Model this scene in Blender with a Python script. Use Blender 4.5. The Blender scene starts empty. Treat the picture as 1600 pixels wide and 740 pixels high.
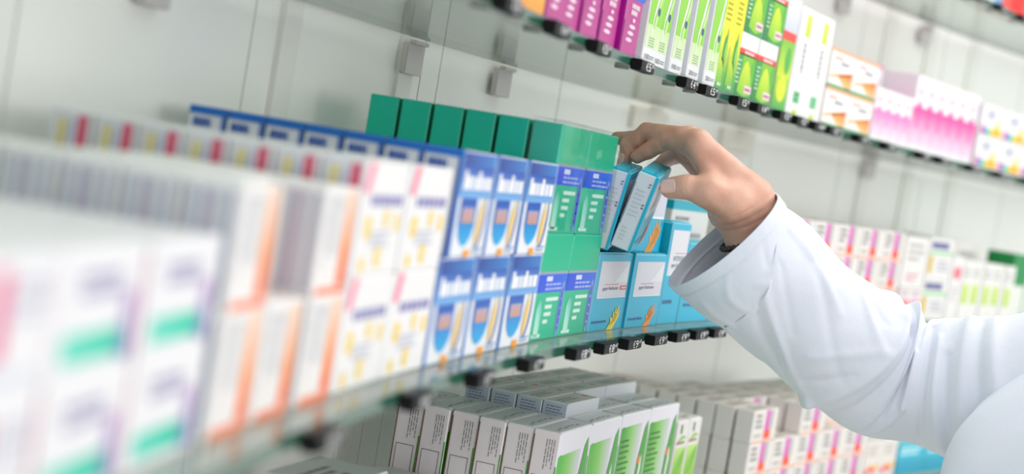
import bpy, bmesh, math, random
import numpy as np
from mathutils import Vector, Matrix
R = random.Random(7)
SC = bpy.context.scene
COL = SC.collection
Z0 = 1.42                                   # eye height of the camera
# ------------------------------------------------------------------ shelf plan: a gentle concave curve
A0, A1, A2 = 0.173607, 0.224134, -0.003617
_DS = .002
_S = np.arange(-1.0, 4.2, _DS)
_TH = A0 + A1*_S + A2*_S*_S
_X = np.cumsum(np.sin(_TH))*_DS; _Y = np.cumsum(np.cos(_TH))*_DS
_i0 = int(round(1.0/_DS)); _X += -0.0778-_X[_i0]; _Y += 0.8522-_Y[_i0]
def P(s): return (float(np.interp(s, _S, _X)), float(np.interp(s, _S, _Y)))
def ANG(s):
    a = float(np.interp(s, _S, _TH)); return math.pi/2-a          # direction of the shelf edge, from +x
def N(s):
    a = ANG(s); return (-math.sin(a), math.cos(a))                # into the shelf
def pt(s, t, z):
    p = P(s); n = N(s); return (p[0]+n[0]*t, p[1]+n[1]*t, z+Z0)

# ------------------------------------------------------------------ object helpers
def link(o, parent=None):
    COL.objects.link(o)
    if parent: o.parent = parent
    return o
def tag(o, label=None, cat=None, group=None, kind=None):
    if label: o['label'] = label
    if cat: o['category'] = cat
    if group: o['group'] = group
    if kind: o['kind'] = kind
    return o
def srgb(h):
    if isinstance(h, tuple): return h
    h = h.lstrip('#'); c = [int(h[i:i+2], 16)/255 for i in (0, 2, 4)]
    return tuple(x/12.92 if x <= .04045 else ((x+.055)/1.055)**2.4 for x in c)
def mixc(a, b, f): a, b = srgb(a), srgb(b); return tuple(x*(1-f)+y*f for x, y in zip(a, b))

# ------------------------------------------------------------------ materials
def newmat(name):
    m = bpy.data.materials.new(name); m.use_nodes = True
    nt = m.node_tree; return m, nt, nt.nodes['Principled BSDF']
def plain(name, col, rough=.5, metal=0., bump=0., scale=200, spec=.5):
    m, nt, b = newmat(name)
    b.inputs['Base Color'].default_value = (*srgb(col), 1); b.inputs['Roughness'].default_value = rough
    b.inputs['Metallic'].default_value = metal; b.inputs['Specular IOR Level'].default_value = spec
    if bump:
        tc = nt.nodes.new('ShaderNodeTexCoord'); n = nt.nodes.new('ShaderNodeTexNoise'); n.inputs['Scale'].default_value = scale
        bp = nt.nodes.new('ShaderNodeBump'); bp.inputs['Strength'].default_value = bump; bp.inputs['Distance'].default_value = .001
        nt.links.new(tc.outputs['Object'], n.inputs['Vector']); nt.links.new(n.outputs['Fac'], bp.inputs['Height']); nt.links.new(bp.outputs['Normal'], b.inputs['Normal'])
    return m
def card_mat():
    m, nt, b = newmat('printed_card')
    a = nt.nodes.new('ShaderNodeAttribute'); a.attribute_name = 'ink'
    tc = nt.nodes.new('ShaderNodeTexCoord'); n = nt.nodes.new('ShaderNodeTexNoise'); n.inputs['Scale'].default_value = 400
    bp = nt.nodes.new('ShaderNodeBump'); bp.inputs['Strength'].default_value = .06; bp.inputs['Distance'].default_value = .0005
    nt.links.new(tc.outputs['Object'], n.inputs['Vector']); nt.links.new(n.outputs['Fac'], bp.inputs['Height']); nt.links.new(bp.outputs['Normal'], b.inputs['Normal'])
    nt.links.new(a.outputs['Color'], b.inputs['Base Color'])
    b.inputs['Roughness'].default_value = .38; b.inputs['Specular IOR Level'].default_value = .4
    return m
CARD = card_mat()
def clear_mat(name, col, f0=.04, rough=.02, power=1.0, haze=0., grazing=1.0):
    """clear sheet: lets light straight through, mirrors more the flatter it is looked at"""
    m = bpy.data.materials.new(name); m.use_nodes = True; nt = m.node_tree; nt.nodes.clear()
    nd = nt.nodes.new; lk = nt.links.new
    out = nd('ShaderNodeOutputMaterial'); tr = nd('ShaderNodeBsdfTransparent'); gl = nd('ShaderNodeBsdfGlossy'); mx = nd('ShaderNodeMixShader')
    lw = nd('ShaderNodeLayerWeight'); lw.inputs['Blend'].default_value = .5
    pw = nd('ShaderNodeMath'); pw.operation = 'POWER'; pw.inputs[1].default_value = 5
    ma = nd('ShaderNodeMath'); ma.operation = 'MULTIPLY_ADD'; ma.inputs[1].default_value = grazing-f0; ma.inputs[2].default_value = f0
    tr.inputs['Color'].default_value = (*srgb(col), 1); gl.inputs['Roughness'].default_value = rough; gl.inputs['Color'].default_value = (power, power, power, 1)
    if haze: df = nd('ShaderNodeBsdfDiffuse'); df.inputs['Color'].default_value = (*srgb('#dcdcd5'), 1); m2 = nd('ShaderNodeMixShader'); m2.inputs[0].default_value = haze; lk(tr.outputs[0], m2.inputs[1]); lk(df.outputs[0], m2.inputs[2]); tr = m2
    lk(lw.outputs['Facing'], pw.inputs[0]); lk(pw.outputs[0], ma.inputs[0]); lk(ma.outputs[0], mx.inputs[0])
    lk(tr.outputs[0], mx.inputs[1]); lk(gl.outputs[0], mx.inputs[2]); lk(mx.outputs[0], out.inputs[0])
    return m
GLASS = clear_mat('shelf_glass', '#e9f1ed', .04, .08, .85, .16, .8)
FILM = clear_mat('clear_plastic', '#fafcfc', .02, .1, .9, 0., .2)
EDGE = plain('glass_cut_edge', '#2f5d4c', .15)
BLACK = plain('black_plastic', '#0c0c0f', .5, bump=.05, spec=.2)
WHITEINK = plain('white_ink', '#f2f2f2', .5)
STEEL = plain('brushed_steel', '#cdc6c4', .42, .12, .15, 500)
def wall_mat():
    m, nt, b = newmat('lacquered_panel')
    tc = nt.nodes.new('ShaderNodeTexCoord'); n = nt.nodes.new('ShaderNodeTexNoise'); n.inputs['Scale'].default_value = 2.0
    r = nt.nodes.new('ShaderNodeValToRGB'); r.color_ramp.elements[0].color = (*srgb('#efeeea'), 1); r.color_ramp.elements[1].color = (*srgb('#f6f4ef'), 1)
    nt.links.new(tc.outputs['Object'], n.inputs['Vector']); nt.links.new(n.outputs['Fac'], r.inputs['Fac']); nt.links.new(r.outputs['Color'], b.inputs['Base Color'])
    b.inputs['Roughness'].default_value = .32; b.inputs['Specular IOR Level'].default_value = .5
    return m
WALL = wall_mat()
RAIL = plain('white_rail', '#eceae4', .35)
FLOORM = plain('grey_vinyl', '#bdbcb6', .5, bump=.1, scale=30)

# ------------------------------------------------------------------ printed cartons
_txt = {}
def text_polys(s):
    if s in _txt: return _txt[s]
    cu = bpy.data.curves.new('lettering', 'FONT'); cu.body = s; cu.size = 1; cu.resolution_u = 3
    o = bpy.data.objects.new('lettering', cu); COL.objects.link(o)
    bpy.context.view_layer.update()
    me = o.evaluated_get(bpy.context.evaluated_depsgraph_get()).to_mesh()
    v = np.array([p.co[:2] for p in me.vertices]); f = [tuple(p.vertices) for p in me.polygons]
    o.evaluated_get(bpy.context.evaluated_depsgraph_get()).to_mesh_clear()
    COL.objects.unlink(o); bpy.data.objects.remove(o); bpy.data.curves.remove(cu)
    v = v-v.min(0); v = v/v.max(0)
    _txt[s] = (v, f); return _txt[s]

class Carton:
    """a folding box: bottom centre at the origin, front to -y; prints in face units 0..1"""
    def __init__(s, w, d, h, faces, edge=None):
        s.w, s.d, s.h = w, d, h; s.V = []; s.F = []; s.C = []
        g = lambda k: srgb(faces.get(k, faces['*']))
        b = .0009
        X, Y, Z = w/2, d/2, h
        def quad(pts, c): i = len(s.V); s.V += pts; s.F.append((i, i+1, i+2, i+3)); s.C.append([c]*4)
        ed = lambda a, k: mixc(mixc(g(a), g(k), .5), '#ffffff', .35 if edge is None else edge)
        x0, x1, y0, y1, z0, z1 = -X+b, X-b, -Y+b, Y-b, b, Z-b
        quad([(x0, -Y, z0), (x1, -Y, z0), (x1, -Y, z1), (x0, -Y, z1)], g('F'))
        quad([(x1, Y, z0), (x0, Y, z0), (x0, Y, z1), (x1, Y, z1)], g('B'))
        quad([(-X, y1, z0), (-X, y0, z0), (-X, y0, z1), (-X, y1, z1)], g('L'))
        quad([(X, y0, z0), (X, y1, z0), (X, y1, z1), (X, y0, z1)], g('R'))
        quad([(x0, y0, Z), (x1, y0, Z), (x1, y1, Z), (x0, y1, Z)], g('T'))
        quad([(x0, y1, 0), (x1, y1, 0), (x1, y0, 0), (x0, y0, 0)], g('T'))
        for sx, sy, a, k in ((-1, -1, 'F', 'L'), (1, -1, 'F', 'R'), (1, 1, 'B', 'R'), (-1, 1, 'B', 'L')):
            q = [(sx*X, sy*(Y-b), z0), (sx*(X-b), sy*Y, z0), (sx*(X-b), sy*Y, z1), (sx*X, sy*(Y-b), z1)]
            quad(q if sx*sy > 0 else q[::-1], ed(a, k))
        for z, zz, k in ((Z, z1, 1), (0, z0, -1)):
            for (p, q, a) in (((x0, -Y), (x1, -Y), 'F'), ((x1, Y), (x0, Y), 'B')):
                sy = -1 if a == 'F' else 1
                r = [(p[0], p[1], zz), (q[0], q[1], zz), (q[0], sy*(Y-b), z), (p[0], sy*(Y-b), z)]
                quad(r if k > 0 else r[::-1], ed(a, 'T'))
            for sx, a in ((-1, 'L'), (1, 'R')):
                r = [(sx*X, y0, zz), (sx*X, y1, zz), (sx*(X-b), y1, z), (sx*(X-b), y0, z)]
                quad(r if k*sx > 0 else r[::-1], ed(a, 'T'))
        s.layer = 1
    def p3(s, f, u, v):
        o = .00012*s.layer
        if f == 'F': return (-s.w/2+u*s.w, -s.d/2-o, v*s.h)
        if f == 'L': return (-s.w/2-o, s.d/2-u*s.d, v*s.h)
        if f == 'R': return (s.w/2+o, -s.d/2+u*s.d, v*s.h)
        return (-s.w/2+u*s.w, -s.d/2+v*s.d, s.h+o)
    def poly(s, f, pts, col):
        i = len(s.V); s.V += [s.p3(f, *q) for q in pts]; s.F.append(tuple(range(i, i+len(pts))))
        s.C.append([srgb(c) for c in col] if isinstance(col, list) else [srgb(col)]*len(pts))
    def lay(s): s.layer += 1
    def rect(s, f, u0, v0, u1, v1, c, top=None, right=None):
        """one colour; or fading bottom->top / left->right"""
        c = srgb(c)
        cc = [c]*4
        if top is not None: cc = [c, c, srgb(top), srgb(top)]
        if right is not None: cc = [c, srgb(right), srgb(right), c]
        s.poly(f, [(u0, v0), (u1, v0), (u1, v1), (u0, v1)], cc)
    def ell(s, f, cu, cv, ru, rv, col, rot=0., n=22):
        a = (s.h if f != 'T' else s.d)/(s.w if f in 'FT' else s.d)
        pts = []
        for k in range(n):
            t = 2*math.pi*k/n; x, y = ru*math.cos(t), rv*math.sin(t)*a
            x, y = x*math.cos(rot)-y*math.sin(rot), x*math.sin(rot)+y*math.cos(rot)
            pts.append((cu+x, cv+y/a))
        s.poly(f, pts, col)
    def text(s, f, st, u0, v0, u1, v1, col, rot=False):
        v, fs = text_polys(st)
        i = len(s.V)
        for x, y in v:
            if rot: s.V.append(s.p3(f, u0+(u1-u0)*y, v1+(v0-v1)*x))
            else: s.V.append(s.p3(f, u0+(u1-u0)*x, v0+(v1-v0)*y))
        for p in fs: s.F.append(tuple(i+k for k in p)); s.C.append([srgb(col)]*len(p))
    def lines(s, f, u0, v0, u1, v1, n, col, rot=False, fill=.5, seed=1, ragged=True):
        """rows of tiny illegible print, broken into words"""
        r = random.Random(seed)
        a0, a1, b0, b1 = (u0, u1, v0, v1) if not rot else (v0, v1, u0, u1)
        st = (b1-b0)/n
        for k in range(n):
            b = b1-(k+1)*st+st*(1-fill)/2; x = a0; end = a1-(r.random()*.35*(a1-a0) if ragged else 0)
            L = a1-a0
            while x < end-.02*L:
                e = min(end, x+L*(.10+.16*r.random()))
                q = [(x, b), (e, b), (e, b+st*fill), (x, b+st*fill)]
                if rot: q = [(p[1], a1-(p[0]-a0)) for p in q][::-1]
                s.poly(f, q, col); x = e+L*.035
    def mesh(s, name, mat=None):
        me = bpy.data.meshes.new(name); me.from_pydata(s.V, [], s.F); me.update()
        at = me.color_attributes.new('ink', 'FLOAT_COLOR', 'CORNER')
        ink = np.array([c for f in s.C for c in f], dtype=np.float32); g = ink.mean(1, keepdims=True)
        ink = np.clip(g+(ink-g)*1.2, .002, 1)*.90
        flat = np.concatenate([ink, np.ones((len(ink), 1), np.float32)], 1).ravel()
        at.data.foreach_set('color', flat); me.materials.append(mat or CARD)
        return me

ORD = ['first', 'second', 'third', 'fourth', 'fifth', 'sixth', 'seventh', 'eighth', 'ninth', 'tenth', 'eleventh', 'twelfth']
def put(me, name, s, t, z, label, group, yaw=0., flap=None, cat='box'):
    """one carton on a shelf: s along the edge (middle of box), t = its centre behind the edge"""
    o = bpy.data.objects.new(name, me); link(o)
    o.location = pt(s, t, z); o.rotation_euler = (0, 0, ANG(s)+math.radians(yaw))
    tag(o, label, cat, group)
    if flap:
        c = bpy.data.objects.new('tuck_flap', flap); link(c, o)
    return o
def flap_mesh(w, d, h, col, mark=None):
    """closing flap on the top: a thin tongue of card with a thumb notch"""
    c = Carton(w*.93, d*.9, .0006, {'*': col}, .2)
    c.V = [(x, y, z+h+.0001) for x, y, z in c.V]
    if mark:
        i = len(c.V)
        r = random.Random(int(w*1e4))
        for k in range(6):
            u = -w*.4+w*.12*k; y0 = -d*.3+d*.15*r.random(); L = w*.07
            j = len(c.V); z = h+.0009
            c.V += [(u, y0, z), (u+L, y0, z), (u+L, y0+d*.08, z), (u, y0+d*.08, z)]; c.F.append((j, j+1, j+2, j+3)); c.C.append([srgb(mark)]*4)
    return c.mesh('tuck_flap')
def column(name, me, w, d, h, s0, z, levels, deep, t0, look, where, group, flap=None, jit=.0010, dgap=.0014, yawj=.3):
    """a column of equal cartons: stacked and one behind the other"""
    for L in range(levels):
        for k in range(deep):
            m = me(L, k) if callable(me) else me
            lev = '' if levels == 1 else (['lower layer', 'upper layer'] if levels == 2 else ['bottom layer', 'middle layer', 'top layer'])[L]
            dep = '' if deep == 1 else ('at the front' if k == 0 else '%s from the front' % ORD[k])
            lab = ', '.join(x for x in (look if isinstance(look, str) else look(L, k), lev, where, dep) if x)
            put(m, name, s0+w/2+R.uniform(-1, 1)*jit*.3, t0+d/2+k*(d+dgap)+(R.uniform(0, jit) if k == 0 else jit*.8), z+L*(h+.0002), lab, group, R.uniform(-yawj, yawj), flap)

ZL, ZM, ZU, ZT = -.375, -.143, .0925, .328        # tops of the four glass shelves, relative to the eye
GT = .008
# ================================================================== designs
def d_near(w, d, h):
    c = Carton(w, d, h, {'*': '#f1f0f2', 'L': '#eeedf1'})
    c.rect('F', .12, .10, .78, .34, '#7fdcc8', right='#36c6a6')
    c.rect('F', .78, .06, .92, .62, '#6a6fb0', top='#c9a8d0')
    c.lines('F', .25, .58, .75, .82, 2, '#a9a2c0', fill=.7, seed=3)
    c.rect('L', .70, .05, .98, .9, '#d83a7c', top='#e88aae'); c.lines('L', .1, .2, .6, .9, 6, '#b9bccb', rot=True)
    return c.mesh('medicine_box')
def d_magenta_mark(w, d, h):
    c = Carton(w, d, h, {'*': '#f1f0f2', 'L': '#eeedf1'})
    c.rect('F', .40, .28, .54, .90, '#d83a80', top='#e0608f'); c.lines('F', .62, .5, .95, .85, 3, '#c9cad6', fill=.6, seed=3); c.rect('F', .1, .1, .9, .18, '#dcdfe6')
    return c.mesh('medicine_box')
def d_orange(w, d, h):
    c = Carton(w, d, h, {'*': '#f5f1ee', 'L': '#f1f2f5', 'T': '#f6f4f3'})
    c.rect('F', .66, .08, .93, .45, '#f8741c', top='#fa9147'); c.rect('F', .66, .45, .93, .97, '#fa9a58', top='#fbdcc6')
    c.rect('F', .1, .0, .95, .07, '#f58f6e')
    c.lines('F', .06, .2, .58, .92, 7, '#c6cad2', rot=True, fill=.42, seed=5)
    for u0, u1, q in ((.07, .18, '#aab1c3'), (.30, .42, '#a4abbf'), (.54, .66, '#b0b6c6'), (.78, .90, '#a6adc0'), (.44, .50, '#dcc6d8')): c.rect('L', u0, .04, u1, .93, q)
    return c.mesh('medicine_box')
def d_white_yellow(w, d, h):
    c = Carton(w, d, h, {'*': '#f4f2f1', 'L': '#e6e8f2'})
    c.poly('F', [(.02, .72), (.13, .72), (.2, .99), (.09, .99)], '#f1809c')
    c.lines('F', .2, .6, .92, .72, 1, '#8a86b8', fill=.8, seed=4, ragged=False)
    for x, y, r in ((.22, .42, .075), (.6, .5, .06), (.52, .16, .07), (.86, .46, .06), (.2, .1, .05)):
        c.ell('F', x, y, r, r*w/h, '#f3d257')
    c.lay()
    for x, y, r in ((.22, .42, .03), (.6, .5, .025), (.52, .16, .03), (.86, .46, .025)): c.ell('F', x, y, r, r*w/h, '#f7efc9')
    c.lines('F', .3, .24, .8, .4, 3, '#c6c7da', seed=9)
    c.rect('L', .18, .45, .42, .92, '#cfc187', top='#e6dcae'); c.rect('L', .66, .45, .90, .96, '#cf3f5e', top='#dd7088'); c.rect('L', .48, .42, .56, .9, '#b7bede')
    return c.mesh('medicine_box')
def d_blue(w, d, h):
    c = Carton(w, d, h, {'*': '#f0f2f6', 'L': '#eef1f7', 'T': '#1c63b4'})
    c.rect('F', .0, .0, .05, 1, '#3f80cc'); c.rect('F', .06, .86, .97, .985, '#27408e', right='#4f86c8')
    c.rect('F', .06, .56, .97, .86, '#86b6e6', top='#2456ac'); c.lay()
    c.lines('F', .12, .63, .92, .78, 1, '#f7f8fb', fill=.85, seed=15, ragged=False); c.lay(); c.rect('F', .12, .70, .2, .82, '#f7f8fb'); c.rect('F', .52, .68, .6, .82, '#f7f8fb')
    c.poly('F', [(.14, .56), (.60, .56), (.60, .3), (.55, .2), (.46, .13), (.36, .10), (.27, .13), (.18, .21), (.14, .32)], ['#2d55ab', '#2d55ab', '#2f86cf', '#3aa2dd', '#45b2e6', '#45b2e6', '#45b2e6', '#3aa2dd', '#2f86cf'])
    c.ell('F', .79, .33, .1, .26, '#2f4f9f', -.25); c.lay()
    c.ell('F', .75, .34, .075, .25, '#f1ead0', -.25); c.rect('F', .2, .33, .54, .47, '#c99a86', top='#b9a8b8'); c.lay()
    c.ell('F', .73, .31, .035, .2, '#f3c14c', -.25)
    c.rect('F', .42, .0, .58, .07, '#f5a93a')
    c.lines('F', .65, .03, .95, .1, 2, '#8aa6cf')
    c.rect('L', .0, .925, 1, 1, '#1a78cc'); c.rect('L', .90, .0, .99, .925, '#4a70c0'); c.lines('L', .14, .80, .80, .90, 1, '#4a68b4', fill=.8, seed=6); c.lines('L', .14, .45, .80, .76, 3, '#7d95c8', fill=.6, seed=7)
    return c.mesh('medicine_box')
def d_teal(w, d, h):
    c = Carton(w, d, h, {'*': '#0db08e', 'L': '#16cdb0', 'T': '#0cab94', 'F': '#10b48c'}, .12)
    c.rect('F', .0, .45, 1, .62, '#3357d2', right='#4a74e0'); c.rect('F', 0, .62, 1, .645, '#9aa9b4'); c.lay()
    c.rect('F', .28, .555, .48, .60, '#dfe4ff'); c.lines('F', .28, .46, .86, .545, 2, '#aebcf0', seed=3)
    for k, (a, b) in enumerate(((.36, .78), (.36, .6), (.36, .6), (.36, .52))): c.rect('F', a, .365-k*.07, b, .40-k*.07, '#d8f2e6')
    c.poly('F', [(.1, .04), (.26, .04), (.26, .3), (.22, .38), (.14, .38), (.1, .3)], ['#c9efe2', '#bfeadb', '#7fd0ba', '#54bba2', '#5fc0a8', '#a4e0cf'])
    c.rect('F', .06, .03, .34, .06, '#e3f6ef')
    c.ell('F', .9, .28, .075, .27, '#8fa3df'); c.lay(); c.ell('F', .9, .28, .045, .22, '#4a62c4')
    for y in (.12, .2, .29, .38): c.ell('F', .9, y, .02, .012, '#e8ecff')
    return c.mesh('medicine_box')
HAND = [(.0, .0), (.55, .0), (.72, .22), (.95, .52), (1., .78), (.93, .80), (.84, .62), (.9, 1.), (.82, 1.0), (.70, .66), (.68, .96), (.6, .93), (.57, .6), (.5, .80), (.43, .76), (.44, .46), (.3, .56), (.24, .48), (.3, .3)]
def d_turq(w, d, h, hand='#f6dc18', badge=False, white=True, pic=None):
    c = Carton(w, d, h, {'*': '#04b4d2', 'L': '#e2e5ec', 'T': '#0fb6cd', 'F': '#04b4d2', 'B': '#e6e8ee'}, .25)
    if white:
        c.rect('F', .1, .44, .955, .90, '#dfe0e6'); c.lay()
        c.poly('F', [(.56, .62), (.95, .89), (.95, .62)], '#eceef2'); c.lay()
        c.rect('F', .28, .598, .68, .604, '#e0505a')
        c.text('F', 'gegen Reizhusten', .24, .515, .70, .575, '#45506e')
        if badge:
            c.rect('F', .76, .525, .95, .58, '#d92a30'); c.lay(); c.lines('F', .78, .535, .94, .57, 1, '#f6d9d9', fill=.8, ragged=False)
        c.rect('F', .1, .425, .955, .44, '#f4fbfc')
        c.lines('F', .08, .105, .5, .135, 1, '#0a6690', fill=.9, ragged=False)
        c.poly('F', [(.52+x*.34, .005+y*.30) for x, y in HAND], hand); c.lay()
        for k in range(3): c.poly('F', [(.62+.05*k, .06+.02*k), (.635+.05*k, .06+.02*k), (.75+.03*k, .22-.01*k), (.735+.03*k, .22-.01*k)], mixc(hand, '#3a2a00', .75))
    else:
        c.rect('F', .06, .5, .97, 1, '#d6d8e2'); c.rect('F', .06, .47, .97, .5, '#f4fbfc'); c.lay()
        c.lines('F', .12, .9, .5, .98, 1, '#5d4d70', fill=.8); c.lines('F', .1, .29, .5, .36, 1, '#8fe0ec', fill=.8); c.lines('F', .1, .2, .3, .26, 1, '#c9f3f8', fill=.8)
        c.poly('F', [(.5+x*.42, .0+y*.46) for x, y in HAND], '#e8a253'); c.lay()
        for k in range(4): c.poly('F', [(.62+.05*k, .04+.03*k), (.63+.05*k, .04+.03*k), (.80+.025*k, .36-.02*k), (.79+.025*k, .36-.02*k)], '#b06c22')
    # side: pale, with fine print and a turquoise strip at the front edge
    c.rect('L', .86, .0, 1, 1, '#04b4d2')
    c.lines('L', .2, .42, .72, .80, 7, '#cfd1d8', fill=.3, seed=12); c.lines('L', .2, .1, .5, .3, 4, '#d2d4db', fill=.3, seed=13)
    c.lines('L', .70, .55, .8, .63, 2, '#7a4b86', seed=3); c.lines('L', .68, .83, .8, .9, 2, '#5a6f9c', seed=4); c.rect('L', .035, .3, .06, .86, '#4d4a50')
    c.lines('T', .06, .15, .94, .85, 4, '#08708c', fill=.42, seed=20)
    return c.mesh('medicine_box')
def d_turq_tall(w, d, h, word):
    c = Carton(w, d, h, {'*': '#04b4d2', 'L': '#12b4cc', 'T': '#20bcd0', 'F': '#04b4d2'}, .3)
    c.rect('F', .08, .48, .96, .93, '#e4e5ea'); c.lay()
    c.rect('F', .35, .70, .95, .705, '#e0505a')
    if word: c.text('F', word, .30, .625, .86, .675, '#3c4666'); c.text('F', 'gegen Reizhusten', .24, .555, .90, .605, '#4c5674')
    c.lines('F', .1, .2, .6, .24, 1, '#0a6690', fill=.9)
    c.rect('L', .0, .0, .08, 1, '#5cd0de')
    return c.mesh('medicine_box')
def d_grey_text(w, d, h):
    c = Carton(w, d, h, {'*': '#e7e5e2', 'T': '#3ebacb'}, .3)
    c.rect('F', 0, .92, 1, 1, '#18aebf'); c.lines('F', .1, .74, .5, .88, 2, '#8c8c90', seed=3); c.lines('F', .1, .5, .45, .7, 3, '#9a9a9e', seed=5); c.lines('F', .55, .5, .95, .74, 3, '#a2a2a6', seed=6); c.rect('F', 0, .36, 1, .42, '#18aebf')
    c.rect('L', 0, .92, 1, 1, '#18aebf'); c.lines('L', .1, .5, .9, .85, 5, '#9a9a9e', seed=7)
    return c.mesh('medicine_box')
def d_po(w, d, h, k=0):
    c = Carton(w, d, h, {'*': '#e9e5e0', 'L': '#efece8', 'T': '#ece5dd'}, .3)
    c.rect('F', .50, .30, .66, .99, '#d44fb2', top='#dd78c2'); c.rect('F', .68, .36, .80, .97, '#c2bfbb', right='#a8a5a2'); c.lay()
    c.rect('F', .49, .10, .76, .36, '#ff5a06', top='#ff6c14'); c.rect('F', .04, .0, .97, .07, '#f3bfa6')
    c.lines('F', .10, .42, .42, .92, 3, '#a09e9a', fill=.6, seed=3+k); c.lines('F', .1, .15, .4, .3, 1, '#c3bcb4', fill=.6)
    c.lines('T', .1, .2, .9, .8, 3, '#b9aea6', seed=5)
    return c.mesh('medicine_box')
def d_pink_stripe(w, d, h):
    c = Carton(w, d, h, {'*': '#ece7e6'}, .3)
    c.rect('F', .12, .0, .52, .62, '#e23fa8', top='#f07fc6'); c.rect('F', .56, .0, .95, .62, '#f2624a', top='#f58c74'); c.lines('F', .1, .7, .9, .95, 2, '#b9aab0')
    return c.mesh('medicine_box')
def d_navy_text(w, d, h):
    c = Carton(w, d, h, {'*': '#e9e8e6'}, .3)
    c.lines('F', .08, .74, .94, .94, 1, '#53598c', fill=.85, seed=5); c.rect('F', .02, .63, .98, .69, '#8fd193'); c.rect('F', .04, .15, .2, .58, '#d6b93e', top='#cdb64e'); c.lines('F', .4, .2, .95, .5, 3, '#b4b3bd', seed=6)
    return c.mesh('medicine_box')
def d_lime(w, d, h):
    c = Carton(w, d, h, {'*': '#efeeeb', 'T': '#ecebe8'}, .3)
    c.rect('F', .22, .3, .74, .62, '#b9d84a', top='#c9e06a'); c.lines('F', .15, .72, .85, .9, 2, '#b7b6b2', seed=6); c.rect('F', .05, .0, .2, .95, '#dfe2dc')
    return c.mesh('medicine_box')
def d_red_badge(w, d, h):
    c = Carton(w, d, h, {'*': '#eeecea'}, .3)
    c.ell('F', .5, .75, .38, .1, '#e4848c'); c.lines('F', .2, .3, .85, .55, 4, '#c9c7c9', seed=3)
    return c.mesh('medicine_box')
def d_plain_white(w, d, h):
    c = Carton(w, d, h, {'*': '#ebe9e5'}, .3); c.lines('F', .15, .5, .85, .9, 3, '#b4b2b2', seed=3); c.lines('F', .2, .1, .8, .3, 2, '#d39aa0', seed=4)
    return c.mesh('medicine_box')
def d_green_block(w, d, h):
    c = Carton(w, d, h, {'*': '#118a4a', 'T': '#2fa05e'}, .2); c.rect('F', .1, .0, .9, .55, '#e8ece4'); return c.mesh('medicine_box')
# upper shelf
def d_orange_upper(w, d, h):
    c = Carton(w, d, h, {'*': '#f3ecea', 'F': '#f7a24e'}, .3); c.rect('F', 0, .0, 1, .3, '#f9a340', top='#fbbf6e'); c.rect('F', 0, .3, 1, 1, '#fbc987', top='#f5efe8'); c.lines('F', .15, .12, .85, .24, 2, '#fde4c4'); return c.mesh('medicine_box')
def d_magenta(w, d, h, k=0):
    c = Carton(w, d, h, {'*': '#b9508f', 'L': '#b32a9e', 'F': '#b5458b'}, .2)
    c.rect('F', 0, 0, 1, .2, '#bc4d90', top='#b0488a'); c.rect('F', .0, .33, 1, 1, '#3f6fd0', top='#2f86e0'); c.lay()
    for q in range(5): c.ell('F', .2+.2*q, .37+.03*(q % 2), .14, .035, '#3b8ee6' if q % 2 else '#5a62c4')
    c.lay(); c.lines('F', .30, .235, .85, .31, 2, '#f3dfea', fill=.75, seed=4+k)
    for q, y in enumerate((.09, .13, .17)): c.ell('F', .40+.05*q, y, .2, .012, '#f0d8e6')
    c.ell('F', .55, .21, .09, .012, '#f0d8e6')
    return c.mesh('medicine_box')
def d_thermo(w, d, h, num='100', top='#8ccf46'):
    c = Carton(w, d, h, {'*': '#f0f1f4', 'L': '#eceef4', 'F': '#f1f2f2'}, .3)
    c.rect('F', .04, .21, .96, 1, '#8ed04c', top='#a3dc66'); c.rect('F', .04, .09, .96, .21, '#e0efcc', top='#cfe8ae'); c.lay()
    c.poly('F', [(.36, .10), (.43, .10), (.48, .25), (.70, .36), (.84, .50), (.84, 1.), (.72, 1.), (.72, .50), (.58, .38), (.42, .27)], '#f6faf0'); c.lay()
    c.poly('F', [(.50, .20), (.66, .20), (.78, .30), (.95, .38), (.95, .48), (.84, .44), (.66, .32), (.54, .26)], '#c4e79c'); c.lay()
    c.ell('F', .72, .285, .10, .022, '#2f4c80')
    c.lines('F', .3, .095, .85, .15, 4, '#a5c58a', fill=.4, seed=5)
    c.text('F', num, .15, .03, .50, .056, '#50555c'); c.lines('F', .56, .032, .92, .054, 2, '#8d9298', fill=.5)
    return c.mesh('thermometer_box')
def d_bottle(w, d, h):
    c = Carton(w, d, h, {'*': '#dfe02c', 'L': '#d2dc30', 'F': '#f2ea22'}, .25); f = .52
    c.rect('F', 0, .0, 1, .12, '#2f9a4c', top='#5fb048'); c.rect('F', 0, .12, 1, .3, '#5fb048', top='#e4e42a'); c.lay()
    c.poly('F', [(x, y*f) for x, y in ((.05, .10), (.10, .38), (.3, .46), (.55, .38), (.72, .10))], ['#7fc24a', '#b8d83a', '#ecea42', '#d4e03a', '#6fb84a'])
    c.poly('F', [(x, y*f) for x, y in ((.36, .40), (.5, .36), (.62, .28), (.74, .40), (.78, .56), (.72, .64), (.70, .72), (.62, .80), (.58, .72), (.46, .66), (.40, .58))], ['#2f9a34', '#2a9236', '#238a36', '#4cae40', '#6fc04c', '#86cc58', '#a2d86a', '#4aa836', '#2f9634', '#278c34', '#2f9a34']); c.lay()
    c.lines('F', .2, .45, .8, .62, 5, '#a9a82a', fill=.35, seed=5); c.lines('F', .3, .03, .7, .055, 1, '#e9f2da', fill=.8)
    c.ell('F', .62, .50*f, .05, .12*f, '#a9df7c')
    return c.mesh('medicine_box')
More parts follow.
